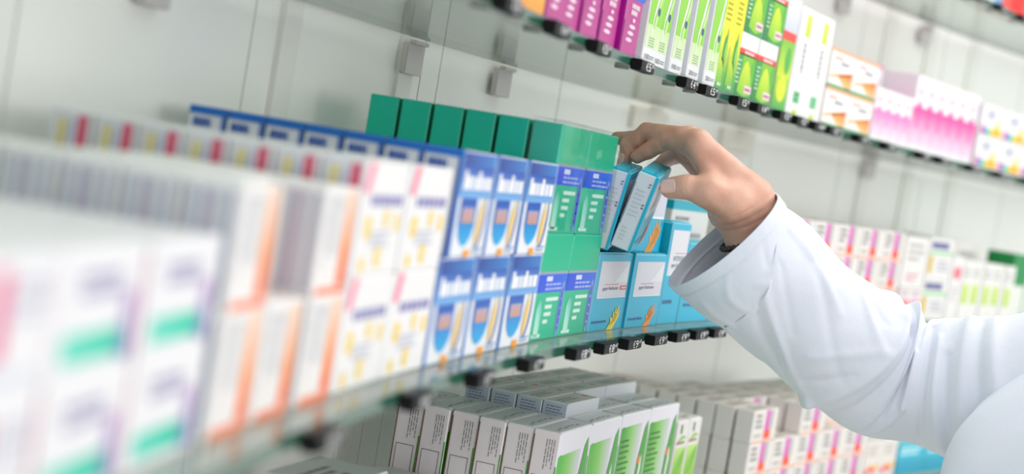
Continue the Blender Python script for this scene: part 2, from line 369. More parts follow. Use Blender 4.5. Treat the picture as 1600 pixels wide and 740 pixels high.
def d_pear(w, d, h):
    c = Carton(w, d, h, {'*': '#f1f1ee', 'F': '#2f9a44', 'L': '#d9e8c8', 'R': '#3da04a', 'T': '#efeeec'}, .3)
    c.rect('F', 0, .76, 1, 1, '#f2f1ef'); c.rect('F', 0, .66, 1, .76, '#dc3a35', top='#e2584c'); c.rect('F', .0, .0, .3, .68, '#0f7a3e', top='#2f9a44'); c.rect('F', .3, .0, 1, .68, '#2f9650', top='#7dc23c'); c.lay()
    c.poly('F', [(.22, .10), (.28, .34), (.42, .54), (.56, .60), (.72, .50), (.88, .30), (.88, .08), (.6, .03)], ['#8cc63a', '#a8d338', '#cfe13a', '#dbe64a', '#cfe03a', '#a8d03a', '#8cc03a', '#8cc63a'])
    c.ell('F', .92, .45, .09, .22, '#57b23c'); c.lay(); c.rect('F', .58, .1, .95, .22, '#f1dfe2'); c.lines('F', .06, .2, .26, .6, 6, '#d7ecd0', fill=.4, seed=4); c.lines('F', .32, .68, .85, .74, 1, '#f6dcd8', fill=.7); c.lay(); c.lines('F', .62, .13, .92, .19, 1, '#c0707e', fill=.7)
    return c.mesh('medicine_box')
def d_green_tall(w, d, h):
    c = Carton(w, d, h, {'*': '#e9ece0', 'F': '#9ccc3c', 'L': '#e0e9ca'}, .3)
    c.rect('F', 0, .0, 1, .3, '#3aa24c', top='#a9d23a'); c.rect('F', 0, .3, 1, .62, '#c9dc3a', top='#78bb48'); c.rect('F', 0, .62, 1, .7, '#e25a50'); c.rect('F', 0, .7, 1, 1, '#cfd3e2', top='#eeeef0')
    c.lay(); c.ell('F', .5, .2, .35, .12, '#d6e34a'); c.ell('F', .65, .45, .2, .12, '#4aa94a')
    return c.mesh('medicine_box')
def d_white_tall(w, d, h):
    c = Carton(w, d, h, {'*': '#f1f0ee', 'L': '#e6e8ec'}, .3)
    c.rect('F', .38, .74, .66, .94, '#c9d94a', top='#d6df6a'); c.lines('F', .42, .38, .58, .68, 1, '#8b8d92', rot=True, fill=.7, seed=4); c.rect('F', .3, .12, .66, .23, '#6fbf86'); c.ell('F', .5, .03, .14, .03, '#bfd94a')
    c.lines('F', .36, .13, .6, .22, 2, '#bfe3ca'); c.lines('F', .04, .3, .12, .92, 1, '#c6c8ca', rot=True, fill=.5, seed=8)
    return c.mesh('medicine_box')
def d_orange_wide(w, d, h):
    c = Carton(w, d, h, {'*': '#f6f2ee', 'T': '#f3a679', 'L': '#f2ece8'}, .2)
    c.rect('F', 0, .93, 1, 1, '#f6b184'); c.lines('F', .15, .72, .5, .82, 1, '#f1b1a8', fill=.7); c.lines('F', .42, .6, .78, .72, 1, '#8f96a2', fill=.7); c.lay()
    c.poly('F', [(.03, .30), (.95, .50), (.95, .42), (.03, .24)], ['#fbc080', '#ec7410', '#f28a24', '#fbd6ac']); c.poly('F', [(.35, .34), (.95, .45), (.95, .06), (.7, .06)], ['#f7ab54', '#ee7a16', '#fac896', '#fbd9b6'])
    c.rect('F', .0, .0, 1, .09, '#6fa67a')
    return c.mesh('medicine_box')
def d_pink_white(w, d, h, strong=True):
    c = Carton(w, d, h, {'*': '#f5f1f3', 'T': '#e59bb8', 'L': '#efeaf0'}, .25)
    a, b = ('#f9dfee', '#ea2f9c') if strong else ('#f8e8f1', '#f085c2')
    c.rect('F', .0, .08, 1, .34, a, top=mixc(a, b, .45)); c.rect('F', 0, .34, 1, .58, mixc(a, b, .45), top=b); c.lay()
    c.poly('F', [(.3, .3), (.7, .3), (.7, .62), (.5, .66), (.3, .62)], [mixc(a, b, .6), mixc(a, b, .6), b, b, b]); c.lines('F', .2, .72, .8, .84, 2, '#e3b9c6', seed=4)
    return c.mesh('medicine_box')
def d_white_grey(w, d, h):
    c = Carton(w, d, h, {'*': '#ecebf0', 'T': '#b56a96'}, .2); c.rect('F', .4, .3, .5, .92, '#b9b6be'); c.rect('F', 0, .94, 1, 1, '#d7a3be'); c.lines('F', .56, .5, .9, .85, 3, '#c6c4cc'); return c.mesh('medicine_box')
def d_rainbow(w, d, h):
    c = Carton(w, d, h, {'*': '#f2f1ef', 'L': '#e2dfe8'}, .25)
    c.ell('F', .42, .7, .22, .2, '#dfe0e6'); c.lay(); c.lines('F', .3, .62, .56, .8, 2, '#8d92ac', fill=.6)
    for k, (q, qq) in enumerate((('#d94a7c', '#e88ab0'), ('#7a72c4', '#a9a4dc'), ('#4f9fd0', '#9fcbe6'), ('#5fb562', '#a4d69c'), ('#a9c93a', '#d2e08c'))): c.rect('F', .04+.1*k, .06, .14+.1*k, .34-.02*k, q, top=qq)
    c.poly('F', [(.54, .06), (.95, .06), (.95, .26), (.84, .34), (.8, .62), (.74, .62), (.68, .36), (.54, .28)], ['#f6b52a', '#f6b52a', '#f8c94a', '#f9d25a', '#f6e08a', '#f6e08a', '#f9d25a', '#f8c02e'])
    return c.mesh('medicine_box')
def d_red(w, d, h):
    c = Carton(w, d, h, {'*': '#ec3a30', 'L': '#f08a80'}, .2); c.rect('F', .0, .0, .35, 1, '#f4685c'); c.rect('F', .1, .55, .9, .8, '#f3d9d4'); return c.mesh('medicine_box')
def d_bluewhite(w, d, h):
    c = Carton(w, d, h, {'*': '#eceaee'}, .3); c.rect('F', .62, 0, 1, 1, '#7fa6d2'); c.lines('F', .1, .3, .55, .8, 4, '#b5b5c2'); return c.mesh('medicine_box')
# lower shelf
def d_leaf(w, d, h, k=0):
    c = Carton(w, d, h, {'*': '#e4e2e6', 'L': '#f8f0f3', 'T': '#e2e4e3', 'F': '#f0edf3'}, .75)
    g = ['#45b312', '#50b41e', '#3a9a22', '#449f2c', '#45b312'][k % 5]
    top = [.86, .87, .915, .90][k % 4]
    q = '#86c85c'
    c.poly('F', [(.02, .0), (.36, .0), (.36, top+.004), (.12, top), (.10, top+.008), (.02, top-.004)], [g, q, q, g, g, g])
    c.poly('F', [(.36, .0), (.72, .0), (.72, top+.008), (.36, top+.004)], [q, '#dcdbe0', '#dcdbe0', q]); c.lay()
    c.poly('F', [(.66, .0), (.95, .0), (.98, .45), (.97, .84), (.93, .93), (.84, .88), (.74, .66)], ['#2f8a2a', '#3f9a2f', '#4fae36', '#4aa834', '#3f9e30', '#3c9a30', '#34922c']); c.lay()
    c.poly('F', [(.80, .42), (.86, .42), (.90, .60), (.87, .70), (.83, .64)], '#dfead8')
    if k >= 2:
        c.lines('F', .08, .50, .45, .84, 9, '#2c6e24', fill=.35, seed=k)
        c.ell('F', .80, .66, .05, .03, '#e58a3c')
    # narrow side: small print running down, a ruled box, brown raw-card seam at the back edge, green print wrapping round at the front edge
    c.lines('L', .48, .77, .86, .955, 4, '#7a767c', rot=True, fill=.3, seed=21)
    for u0, v0, u1, v1 in ((.14, .56, .84, .5635), (.14, .73, .84, .7335), (.14, .56, .16, .7335), (.82, .56, .84, .7335)): c.rect('L', u0, v0, u1, v1, '#55525a')
    c.rect('L', .0, .0, .045, .97, '#7c5f4a')
    c.rect('L', .955, .0, 1., .80, '#3f9a2c')
    c.lines('T', .08, .18, .5, .42, 2, '#7c7f80', seed=4); c.lines('T', .55, .5, .92, .8, 2, '#85888a', seed=6)
    return c.mesh('medicine_box')
def d_textside(w, d, h):
    c = Carton(w, d, h, {'*': '#dfe3e6', 'L': '#ccd6e2', 'T': '#c6c8c4'}, .6)
    c.lines('L', .15, .74, .85, .98, 14, '#8794ac', fill=.4, seed=11); c.ell('T', .9, .5, .05, .12, '#e0682e'); c.lines('T', .1, .3, .6, .7, 2, '#84868a', seed=3)
    c.rect('F', .1, .0, .9, .5, '#5fb53c')
    return c.mesh('medicine_box')
def d_swirl(w, d, h):
    c = Carton(w, d, h, {'*': '#e9e6e1', 'L': '#dfddd8', 'T': '#e6e3dd'}, .5)
    g = lambda y: .52+.48*y
    c.rect('F', .08, .0, .95, g(.1), '#8cc23c'); c.rect('F', .08, g(.1), .95, g(.52), '#8cc23c', top='#c2df8c'); c.lay()
    c.poly('F', [(x, g(y)) for x, y in ((.2, .0), (.5, .0), (.86, .28), (.9, .5), (.6, .4), (.3, .24))], ['#7fb83a', '#6fae34', '#5aa42c', '#6fb43a', '#7cbc44', '#8cc650'])
    c.rect('F', .3, g(.78), .44, g(.94), '#4d7a4e'); c.lines('F', .1, g(.56), .8, g(.66), 1, '#a88f6a', fill=.5); c.poly('F', [(.1, g(.62)), (.5, g(.74)), (.9, g(.7)), (.5, g(.66))], '#8fc25a')
    return c.mesh('medicine_box')
def d_dots(w, d, h):
    c = Carton(w, d, h, {'*': '#e9e4de'}, .3)
    for x, y, q in ((.2, .2, '#e8607a'), (.4, .3, '#f0a03c'), (.6, .22, '#e8607a'), (.8, .32, '#f4c23c')): c.ell('F', x, y, .12, .09, q)
    c.lines('F', .15, .6, .85, .9, 3, '#bcb4ae'); return c.mesh('medicine_box')
def d_turq_low(w, d, h):
    c = Carton(w, d, h, {'*': '#12b2c8', 'T': '#5fcfdb'}, .25); c.rect('F', 0, 0, 1, .45, '#0aa0ba'); c.lines('F', .1, .6, .9, .9, 2, '#c4eef4', fill=.7); return c.mesh('medicine_box')
def d_flat(w, d, h):
    c = Carton(w, d, h, {'*': '#dcdcda', 'T': '#c3c8c6'}, .6); c.lines('T', .1, .2, .7, .7, 3, '#63696c', fill=.5); c.lines('L', .1, .3, .9, .7, 1, '#9a6a48', fill=.7); return c.mesh('medicine_box')

# ================================================================== middle shelf
G = lambda x: x
z = ZM
w, d, h = .084, .032, .0445
me = d_near(w, d, h)
for i, s0 in enumerate((-.378, -.290, -.202)):
    column('medicine_box', d_magenta_mark(w, d, h) if i == 0 else me, w, d, h, s0, z, 2, 3, .02, 'magenta-marked white box' if i == 0 else 'mint-striped white box', ['column at the shelf end', 'column beside magenta-marked boxes', 'column beside orange boxes'][i], 'white mint-striped boxes at the near end of the middle shelf')
w, d, h = .058, .0265, .0555
me = d_orange(w, d, h)
LK = 'white orange-striped box'
GR = 'orange striped boxes on the middle shelf'
column('medicine_box', me, w, d, h, -.102, z, 2, 7, .02, LK, 'column beside mint-striped boxes', GR)
column('medicine_box', me, w, d, h, -.038, z, 1, 5, .02, LK+', single layer', 'middle column', GR)
column('medicine_box', me, w, d, h, .028, z, 2, 4, .02, LK, 'column beside yellow-dotted boxes', GR)
for k in range(1, 4):
    put(me, 'medicine_box', -.038+w/2, .02+d/2+k*(d+.0013), z+h+.0002, LK+', upper layer, middle column, %s from the front' % ORD[k], GR)
w, d, h = .089, .0248, .063
me = d_white_yellow(w, d, h); GR = 'yellow-dotted white boxes on the middle shelf'
column('medicine_box', me, w, d, h, .091, z, 2, 7, .02, 'yellow-dotted white box', 'beside orange-striped boxes', GR)
column('medicine_box', me, w, d, h, .182, z, 2, 2, .02, 'yellow-dotted white box', 'beside blue boxes', GR)
w, d, h = .0855, .0262, .0695
GR = 'blue and white boxes on the middle shelf'
for L, (w, ss) in enumerate(((.0855, (.273, .3605, .448)), (.0815, (.288, .371, .454)))):
    me = d_blue(w, d, h)
    for i, s0 in enumerate(ss):
        for k in range(7 if i == 0 else 2):
            put(me, 'medicine_box', s0+w/2, .02+d/2+k*(d+.0013), z+L*(h+.0002), 'blue and white capsule box, %s layer, %s, %s' % (['lower', 'upper'][L], ['beside yellow-dotted boxes', 'middle column', 'beside green boxes'][i], 'at the front' if k == 0 else ORD[k]+' from the front'), GR, R.uniform(-.4, .4))
w, d, h = .083, .0245, .0852
me = d_teal(w, d, h); GR = 'green spray boxes on the middle shelf'
for i, s0 in enumerate((.538, .6225)):
    column('medicine_box', me, w, d, h, s0, z, 2, 6 if i == 0 else 3, .022, 'teal green box', ['beside blue boxes', 'beside turquoise boxes'][i], GR, dgap=.0030)
# clear wrap still holding the upper front pair of green boxes
def wrap():
    bm = bmesh.new()
    W_, H_, D_ = .170, .0875, .027
    n = 9
    for (za, zb) in ((.002, H_),):
        prof = []
        for k in range(n+1):
            u = k/n; prof.append((-W_/2+u*W_, -D_/2-.0012*math.sin(9*u)**2-.0012))
        prof = [(-W_/2-.0008, D_/2)]+prof+[(W_/2+.0008, D_/2)]
        for k in range(len(prof)-1):
            a, b = prof[k], prof[k+1]
            v = [bm.verts.new((a[0], a[1], za)), bm.verts.new((b[0], b[1], za)), bm.verts.new((b[0], b[1], zb)), bm.verts.new((a[0], a[1], zb))]; bm.faces.new(v)
    v = [bm.verts.new((x, y, H_)) for x, y in ((-W_/2, -D_/2-.0012), (W_/2, -D_/2-.0012), (W_/2, D_/2), (-W_/2, D_/2))]; bm.faces.new(v)
    bmesh.ops.remove_doubles(bm, verts=bm.verts, dist=1e-5)
    bmesh.ops.solidify(bm, geom=bm.faces[:], thickness=.00025)
    m = bpy.data.meshes.new('plastic_wrap'); bm.to_mesh(m); bm.free(); m.materials.append(FILM); return m
o = bpy.data.objects.new('plastic_wrap', wrap()); link(o); o.location = pt(.622, .022+d/2-.0004, z+h+.0006); o.rotation_euler = (0, 0, ANG(.622))
tag(o, 'clear plastic wrap around the upper front pair of green boxes', 'packaging')
# turquoise cough boxes
w, d, h = .104, .0185, .0692
GR = 'turquoise cough boxes on the middle shelf'
tq1, tq2 = d_turq(w, d, h, '#f6dc18', True), d_turq(w, d, h, '#ee9a34')
tqp = d_turq(w, d, h, '#ee9a34', False, False)
fl = flap_mesh(w, d, h, '#10b4cc', '#0a7c96')
for k in range(4):
    put(tq1, 'medicine_box', .706+w/2, .022+d/2+k*(d+.0013), z, 'turquoise cough box with yellow hand, lower layer, '+('at the front' if k == 0 else ORD[k]+' from the front'), GR, 0, fl)
    put(tq2, 'medicine_box', .813+w/2, .020+d/2+k*(d+.0013), z, 'turquoise cough box with orange hand, lower layer, '+('at the front' if k == 0 else ORD[k]+' from the front'), GR, 0, fl)
for k in range(2):
    put(tqp, 'medicine_box', .815+w/2, .030+d/2+k*(d+.0013), z+h+.0008, 'turquoise box showing an ochre hand, upper layer '+('just behind the thumb' if k == 0 else 'hidden behind its twin'), GR, 0, fl)
def tilted(me, x, y, zz, yaw, tilt, roll, dd, label):
    o = bpy.data.objects.new('medicine_box', me); link(o)
    M = Matrix.Translation((x, y, zz+Z0)) @ Matrix.Rotation(yaw, 4, 'Z') @ Matrix.Rotation(roll, 4, 'Y') @ Matrix.Rotation(tilt, 4, 'X') @ Matrix.Translation((0, dd/2, 0))
    o.matrix_world = M; tag(o, label, 'box', GR)
    link(bpy.data.objects.new('tuck_flap', fl), o)
    return o
tilted(tq2, .1116, 1.5975, -.0637, 1.3993, .217, -.1018, d, 'tilted turquoise box pinched between thumb and fingers')
tilted(tq1, .0915, 1.5989, -.0665, 1.4134, .1371, -.0743, d, 'tilted turquoise box behind the one the thumb holds')
for k in range(2): put(tq1, 'medicine_box', .706+w/2, .072+d/2+k*(d+.0013), z+h+.0008, 'turquoise box still upright, upper layer, %s behind the tilted pair' % ORD[k], GR, 0, fl)
w, d, h = .064, .04, .101
put(d_turq_tall(w, d, h, 'INTENSIV'), 'medicine_box', .924+w/2, .022+d/2, z, 'tall turquoise box with white panel, beside the sleeve cuff', GR, 0, flap_mesh(w, d, h, '#2cc0d2'))
w, d, h = .10, .035, .082
me = d_turq_tall(w, d, h, None)
for i, s0 in enumerate((.992, 1.094)): put(me, 'medicine_box', s0+w/2, .022+d/2, z, 'turquoise box below the sleeve cuff, %s past the tall turquoise box' % ['directly', 'one'][i], GR)
w, d, h = .125, .04, .121
put(d_grey_text(w, d, h), 'medicine_box', 1.073+w/2, .073+d/2, z, 'white box with grey print and turquoise top, under the palm', 'white box behind the turquoise boxes')
w, d, h = .09, .04, .075
me = d_lime(w, d, h)
for i, s0 in enumerate((1.2, 1.294-.002)):
    if i == 0: put(me, 'medicine_box', s0+w/2-.004, .022+d/2, z, 'white box with lime patch, behind the sleeve', 'lime patched boxes on the middle shelf')
w, d, h = .0875, .03, .0402
me = d_po(w, d, h); GR = 'pink and orange marked boxes on the middle shelf'
for i in range(5):
    column('medicine_box', me, w, d, h, 1.337+.09*i, z, 3, 3, .02, 'white pink-barred box', '%s column above forearm' % ORD[i], GR)
w, d, h = .044, .04, .046
me = d_pink_stripe(w, d, h)
for i in range(2): put(me, 'medicine_box', 1.79+.0455*i+w/2, .018+d/2, z, 'small box with pink and red upright stripes, %s above the elbow' % ORD[i], 'pink and red striped boxes')
w, d, h = .09, .03, .072
put(d_plain_white(w, d, h), 'medicine_box', 1.79+w/2, .02+d/2, z+.0465, 'plain white box on top of the pink and red striped boxes', 'plain white boxes')
w, d, h = .10, .04, .06
me = d_navy_text(w, d, h)
for L in range(2): put(me, 'medicine_box', 1.885+w/2, .02+d/2, z+L*(h+.0003), 'white box with navy lettering and green line, %s of two' % ['lower', 'upper'][L], 'navy lettered boxes')
w, d, h = .042, .05, .098
put(d_red_badge(w, d, h), 'medicine_box', 1.99+w/2, .02+d/2, z, 'narrow white box with a red badge near the top', 'red badge box')
w, d, h = .041, .05, .094
me = d_lime(w, d, h)
for i in range(5): put(me, 'medicine_box', 2.036+.0425*i+w/2, .02+d/2+.002*(i % 2), z, 'slim white box with lime block, %s from the red badge' % ORD[i], 'slim lime blocked boxes')
w, d, h = .10, .05, .122
me = d_plain_white(w, d, h)
for i in range(2): put(me, 'medicine_box', 2.03+.102*i+w/2, .078+d/2, z, 'big white box behind the slim lime boxes, %s one along' % ORD[i], 'big white boxes at the far end')
w, d, h = .06, .05, .115
put(d_green_block(w, d, h), 'medicine_box', 2.262+w/2, .03+d/2, z, 'dark green box after the slim lime boxes', 'dark green box')

# ================================================================== upper shelf
z = ZU
w, d, h = .06, .05, .12
put(d_plain_white(w, d, h), 'medicine_box', .262+w/2, .012+d/2, z, 'white box at the near end of the upper shelf', 'near end of the upper shelf')
put(d_orange_upper(w, d, h), 'medicine_box', .327+w/2, .010+d/2, z, 'orange based box on the upper shelf beside purple boxes', 'near end of the upper shelf')
w, d, h = .0475, .045, .135
me = [d_magenta(w, d, h, k) for k in range(2)]
for i, (s0, t0) in enumerate(((.393, .010), (.443, .012), (.493, .010), (.5465, .009), (.6005, .005))):
    put(me[i % 2], 'medicine_box', s0+w/2-(.0 if i < 4 else .0), t0+d/2, z, 'magenta box with blue swirl, %s after the orange based box' % ORD[i], 'magenta boxes on the upper shelf')
w, d, h = .041, .05, .165
th = {n: d_thermo(w, d, h, n) for n in ('100', '200')}
for i, (s0, t0, n) in enumerate(((.698, .012, '100'), (.7405, .014, '100'), (.783, .010, '100'), (.835, .008, '200'), (.887, .006, '200'))):
    put(th[n], 'medicine_box', s0+w/2-.002, t0+d/2, z, 'tall white and green box marked %s, %s beyond the magenta boxes' % (n, ORD[i]), 'tall white and green boxes')
w, d, h = .036, .045, .15
me = d_bottle(w, d, h)
for i, s0 in enumerate((.928, .9655)): put(me, 'medicine_box', s0+w/2, .008+d/2, z, 'yellow box with green bottle picture, %s' % ['beside the box marked 200', 'beside the pear boxes'][i], 'yellow bottle boxes')
w, d, h = .069, .042, .0662
me = d_pear(w, d, h)
for i, s0 in enumerate((1.0035, 1.0745)):
    put(me, 'medicine_box', s0+w/2, .010+d/2, z, 'green pear picture box, lower layer, %s' % ['next to the yellow boxes', 'next to the slim green box'][i], 'pear picture boxes')
for i, s0 in enumerate((1.008, 1.0805)):
    put(me, 'medicine_box', s0+w/2, .010+d/2, z+h+.0003, 'green pear picture box, upper layer, %s' % ['next to the yellow boxes', 'next to the slim green box'][i], 'pear picture boxes')
w, d, h = .05, .05, .125
put(d_green_tall(w, d, h), 'medicine_box', 1.158+w/2, .012+d/2, z, 'slim green and yellow box between pear boxes and white tall boxes', 'slim green box')
w, d, h = .0645, .05, .122
me = d_white_tall(w, d, h)
for i, s0 in enumerate((1.213, 1.279)): put(me, 'medicine_box', s0+w/2, .012+d/2, z, 'tall white box with lime tab, beside the %s' % ['slim green box', 'orange chevron boxes'][i], 'tall white lime tabbed boxes')
w, d, h = .094, .05, .0465
me = d_orange_wide(w, d, h)
for i, s0 in enumerate((1.352, 1.448)):
    for L in range(2): put(me, 'medicine_box', s0+w/2, .012+d/2, z+L*(h+.0003), 'wide white box with orange chevron, %s layer, beside %s boxes' % (['lower', 'upper'][L], ['tall white', 'pink'][i]), 'orange chevron boxes')
w, d, h = .036, .04, .068
me = d_pink_white(w, d, h, False)
for i in range(4): put(me, 'medicine_box', 1.548+.0375*i+w/2, .012+d/2, z, 'small pale pink and white box, %s from the orange chevron boxes' % ORD[i], 'small pale pink boxes')
w, d, h = .072, .05, .106
me = d_white_grey(w, d, h)
for i in range(2): put(me, 'medicine_box', 1.55+.074*i+w/2, .062+d/2, z, 'white box with grey bar behind the small pink boxes, %s' % ['beside orange chevrons', 'beside strong pink'][i], 'white grey barred boxes')
w, d, h = .042, .05, .102
me = d_pink_white(w, d, h, True)
for i in range(6): put(me, 'medicine_box', 1.70+.0435*i+w/2, .012+d/2, z, 'strong pink and white box, %s from the small pale pink boxes' % ORD[i], 'strong pink boxes')
w, d, h = .096, .05, .047
me = d_rainbow(w, d, h)
for i in range(3):
    for L in range(2): put(me, 'medicine_box', 1.975+.098*i+w/2, .012+d/2, z+L*(h+.0003), 'white box with rainbow bars, %s layer, %s from the strong pink boxes' % (['lower', 'upper'][L], ORD[i]), 'rainbow barred boxes')
# ================================================================== top shelf (only its end shows)
z = ZT
w, d, h = .085, .05, .1
put(d_plain_white(w, d, h), 'medicine_box', 1.80+w/2, .012+d/2, z, 'white box on the top shelf', 'boxes on the top shelf')
put(d_bluewhite(w, d, h), 'medicine_box', 1.89+w/2, .012+d/2, z, 'blue and white box on the top shelf beside red boxes', 'boxes on the top shelf')
me = d_red(w, d, h)
for i in range(2): put(me, 'medicine_box', 1.98+.087*i+w/2, .012+d/2, z, 'red box on the top shelf, %s' % ['beside the blue and white box', 'one further along'][i], 'boxes on the top shelf')
# ================================================================== lower shelf
z = ZL
w, d, h = .0915, .0243, .145
lf = [d_leaf(w, d, h, k) for k in range(4)]; fl = flap_mesh(w, d, h, '#cdd0cf', '#85888a'); GR = 'green leaf boxes on the lower shelf'
for i, s0 in enumerate((.682, .775, .868, .961-.0006)):
    for k in range((6, 1, 2, 2)[i]):
        put(lf[i], 'medicine_box', s0+w/2+(.0016*(k % 2) if i == 0 else 0), .022+d/2+k*(d+.0014), z, 'white box with green leaf, %s, %s' % (['first column by the shelf end', 'second column', 'third column', 'fourth column by swirl boxes'][i], 'front row' if k == 0 else ORD[k]+' from the front'), GR, R.uniform(-.8, .8), fl)
w, d, h = .0915, .0243, .158
ts = d_textside(w, d, h)
for i, s0 in enumerate((.775, .868, .961)):
    for k in range(4 if i == 0 else 3): put(ts, 'medicine_box', s0+w/2, (.0480, .0735, .0735)[i]+d/2+k*(d+.0014), z, 'taller grey-topped box, %s column behind the leaf boxes, %s row' % (ORD[i], ORD[k]), 'taller boxes behind the leaf boxes', R.uniform(-.6, .6))
w, d, h = .040, .04, .124
me = d_swirl(w, d, h); fl2 = flap_mesh(w, d, h, '#e8e5df', '#a9a6a0')
for i in range(2): put(me, 'medicine_box', 1.058+.0415*i+w/2, .022+d/2, z, 'small white box with green swirl, %s' % ['beside the leaf boxes', 'beside the grey sided stack'][i], 'green swirl boxes', 0, fl2)
w, d, h = .0875, .0226, .0398
me = d_po(w, d, h, 3); GR = 'pink and orange marked boxes on the lower shelf'
for i in range(5):
    for L in range(3):
        off = .0 if L < 2 or i in (0, 2) else (.05 if i == 1 else .03)
        for k in range(9 if i == 0 else 5):
            if off and k > 3: continue
            put(me, 'medicine_box', 1.322+.09*i+w/2, .02+off+d/2+k*(d+.0032), z+L*(h+.0002), 'white pink-barred box on lower shelf, %s column, %s layer, %s' % (ORD[i], ['bottom', 'middle', 'top'][L], 'front row' if k == 0 else ORD[k]+' from front'), GR, R.uniform(-.8, .8))
w, d, h = .06, .05, .055
me = d_dots(w, d, h)
for i in range(2): put(me, 'medicine_box', 1.775+.062*i+w/2, .02+d/2, z, 'white box with red and yellow dots under the elbow, %s' % ['beside pink and orange boxes', 'beside turquoise boxes'][i], 'red and yellow dotted boxes')
w, d, h = .105, .05, .046
me = d_turq_low(w, d, h)
for i in range(3): put(me, 'medicine_box', 1.905+.107*i+w/2, .02+d/2, z, 'low turquoise box on the lower shelf, %s from the dotted boxes' % ORD[i], 'low turquoise boxes on the lower shelf')
w, d, h = .105, .06, .0215
me = d_flat(w, d, h)
for k in range(4): put(me, 'medicine_box', .566+w/2, .115+d/2, z+k*(h+.0003), 'flat grey box lying beside the leaf boxes, %s in its stack' % ['lowest', 'second', 'third', 'topmost'][k], 'flat grey boxes', R.uniform(-2, 2))
for k in range(5): put(me, 'medicine_box', .44+w/2, .12+d/2, z+k*(h+.0003), 'flat grey box lying under the middle shelf end, %s in its stack' % ['lowest', 'second', 'third', 'fourth', 'topmost'][k], 'flat grey boxes', R.uniform(-2, 2))

# ================================================================== glass shelves
def strip(name, s0, s1, t0, t1, z0, z1, mats, step=.03, parent=None):
    """curved slab following the shelf plan; mats = (faces, long edges)"""
    n = max(2, int((s1-s0)/step)); V = []; F = []; M = []
    for k in range(n+1):
        s = s0+(s1-s0)*k/n
        V += [pt(s, t0, z0), pt(s, t1, z0), pt(s, t1, z1), pt(s, t0, z1)]
    for k in range(n):
        a = 4*k; b = a+4
        F += [(a, a+1, b+1, b), (a+1, a+2, b+2, b+1), (a+2, a+3, b+3, b+2), (a+3, a, b, b+3)]; M += [0, 1, 0, 1]
    F += [(0, 3, 2, 1), (4*n, 4*n+1, 4*n+2, 4*n+3)]; M += [1, 1]
    me = bpy.data.meshes.new(name); me.from_pydata(V, [], F); me.update()
    for m in mats: me.materials.append(m)
    me.polygons.foreach_set('material_index', M if len(mats) > 1 else [0]*len(F))
    o = bpy.data.objects.new(name, me); link(o, parent); return o
for nm, zt, lab in (('lower', ZL, 'lowest glass shelf carrying the green leaf boxes'), ('middle', ZM, 'middle glass shelf carrying green and turquoise boxes, where the hand reaches'), ('upper', ZU, 'upper glass shelf carrying magenta and pear picture boxes'), ('top', ZT, 'top glass shelf carrying the red boxes')):
    o = strip('glass_shelf', -.62, 2.75, 0, .212, zt-GT, zt-.0004, (GLASS, EDGE))
    tag(o, lab, 'shelf', 'glass shelves')

# ------------------------------------------------------------------ price tags
def boxmesh(name, x0, x1, y0, y1, z0, z1, mat, bev=.0008):
    bm = bmesh.new(); bmesh.ops.create_cube(bm, size=1)
    for v in bm.verts: v.co = Vector(((x0+x1)/2+v.co.x*(x1-x0), (y0+y1)/2+v.co.y*(y1-y0), (z0+z1)/2+v.co.z*(z1-z0)))
    if bev: bmesh.ops.bevel(bm, geom=bm.edges[:], offset=bev, segments=2, affect='EDGES')
    me = bpy.data.meshes.new(name); bm.to_mesh(me); bm.free(); me.materials.append(mat); return me
TW, TD, TH = .044, .010, .0092
tg_block = boxmesh('holder', -TW/2, TW/2, -TD, -.0004, -TH/2-.0062, TH/2-.0062, BLACK)
tg_tongue = boxmesh('clear_tongue', -TW/2-.006, TW/2+.006, -.006, .018, .0001, .0008, FILM, 0)
tg_disc = None
def disc_mesh():
    bm = bmesh.new(); bmesh.ops.create_cone(bm, cap_ends=True, segments=24, radius1=.006, radius2=.0065, depth=.0022)
    for v in bm.verts: v.co += Vector((0, .012, -GT-.0013))
    me = bpy.data.meshes.new('grey_disc'); bm.to_mesh(me); bm.free(); me.materials.append(plain('disc_grey', '#8d918d', .4)); return me
tg_disc = disc_mesh()  # small grey disc below the glass, just behind each tag
_dig = {}
def digits(txt):
    if txt in _dig: return _dig[txt]
    V, F = [], []
    for st, x0, x1, z0, z1 in ((txt[0], -.30, -.02, -.36, .36), (txt[1], .08, .40, -.36, .38), (txt[2:], .43, .86, -.02, .38)):
        v, f = text_polys(st); i = len(V)
        V += [((x0+(x1-x0)*p[0])*TW/2, -TD-.0003, -.0062+(z0+(z1-z0)*p[1])*TH) for p in v]; F += [tuple(i+k for k in q) for q in f]
    me = bpy.data.meshes.new('price_digits'); me.from_pydata(V, [], F); me.update(); me.materials.append(WHITEINK); _dig[txt] = me; return me
def ptag(s, z, txt, label, group):
    o = bpy.data.objects.new('price_tag', None); link(o); o.empty_display_size = .01
    o.location = pt(s, 0, z); o.rotation_euler = (0, 0, ANG(s)); tag(o, label, 'price tag', group)
    for n, m in (('holder', tg_block), ('clear_tongue', tg_tongue), ('grey_disc', tg_disc), ('price_digits', digits(txt))): link(bpy.data.objects.new(n, m), o)
    return o
EU = '\u20ac'
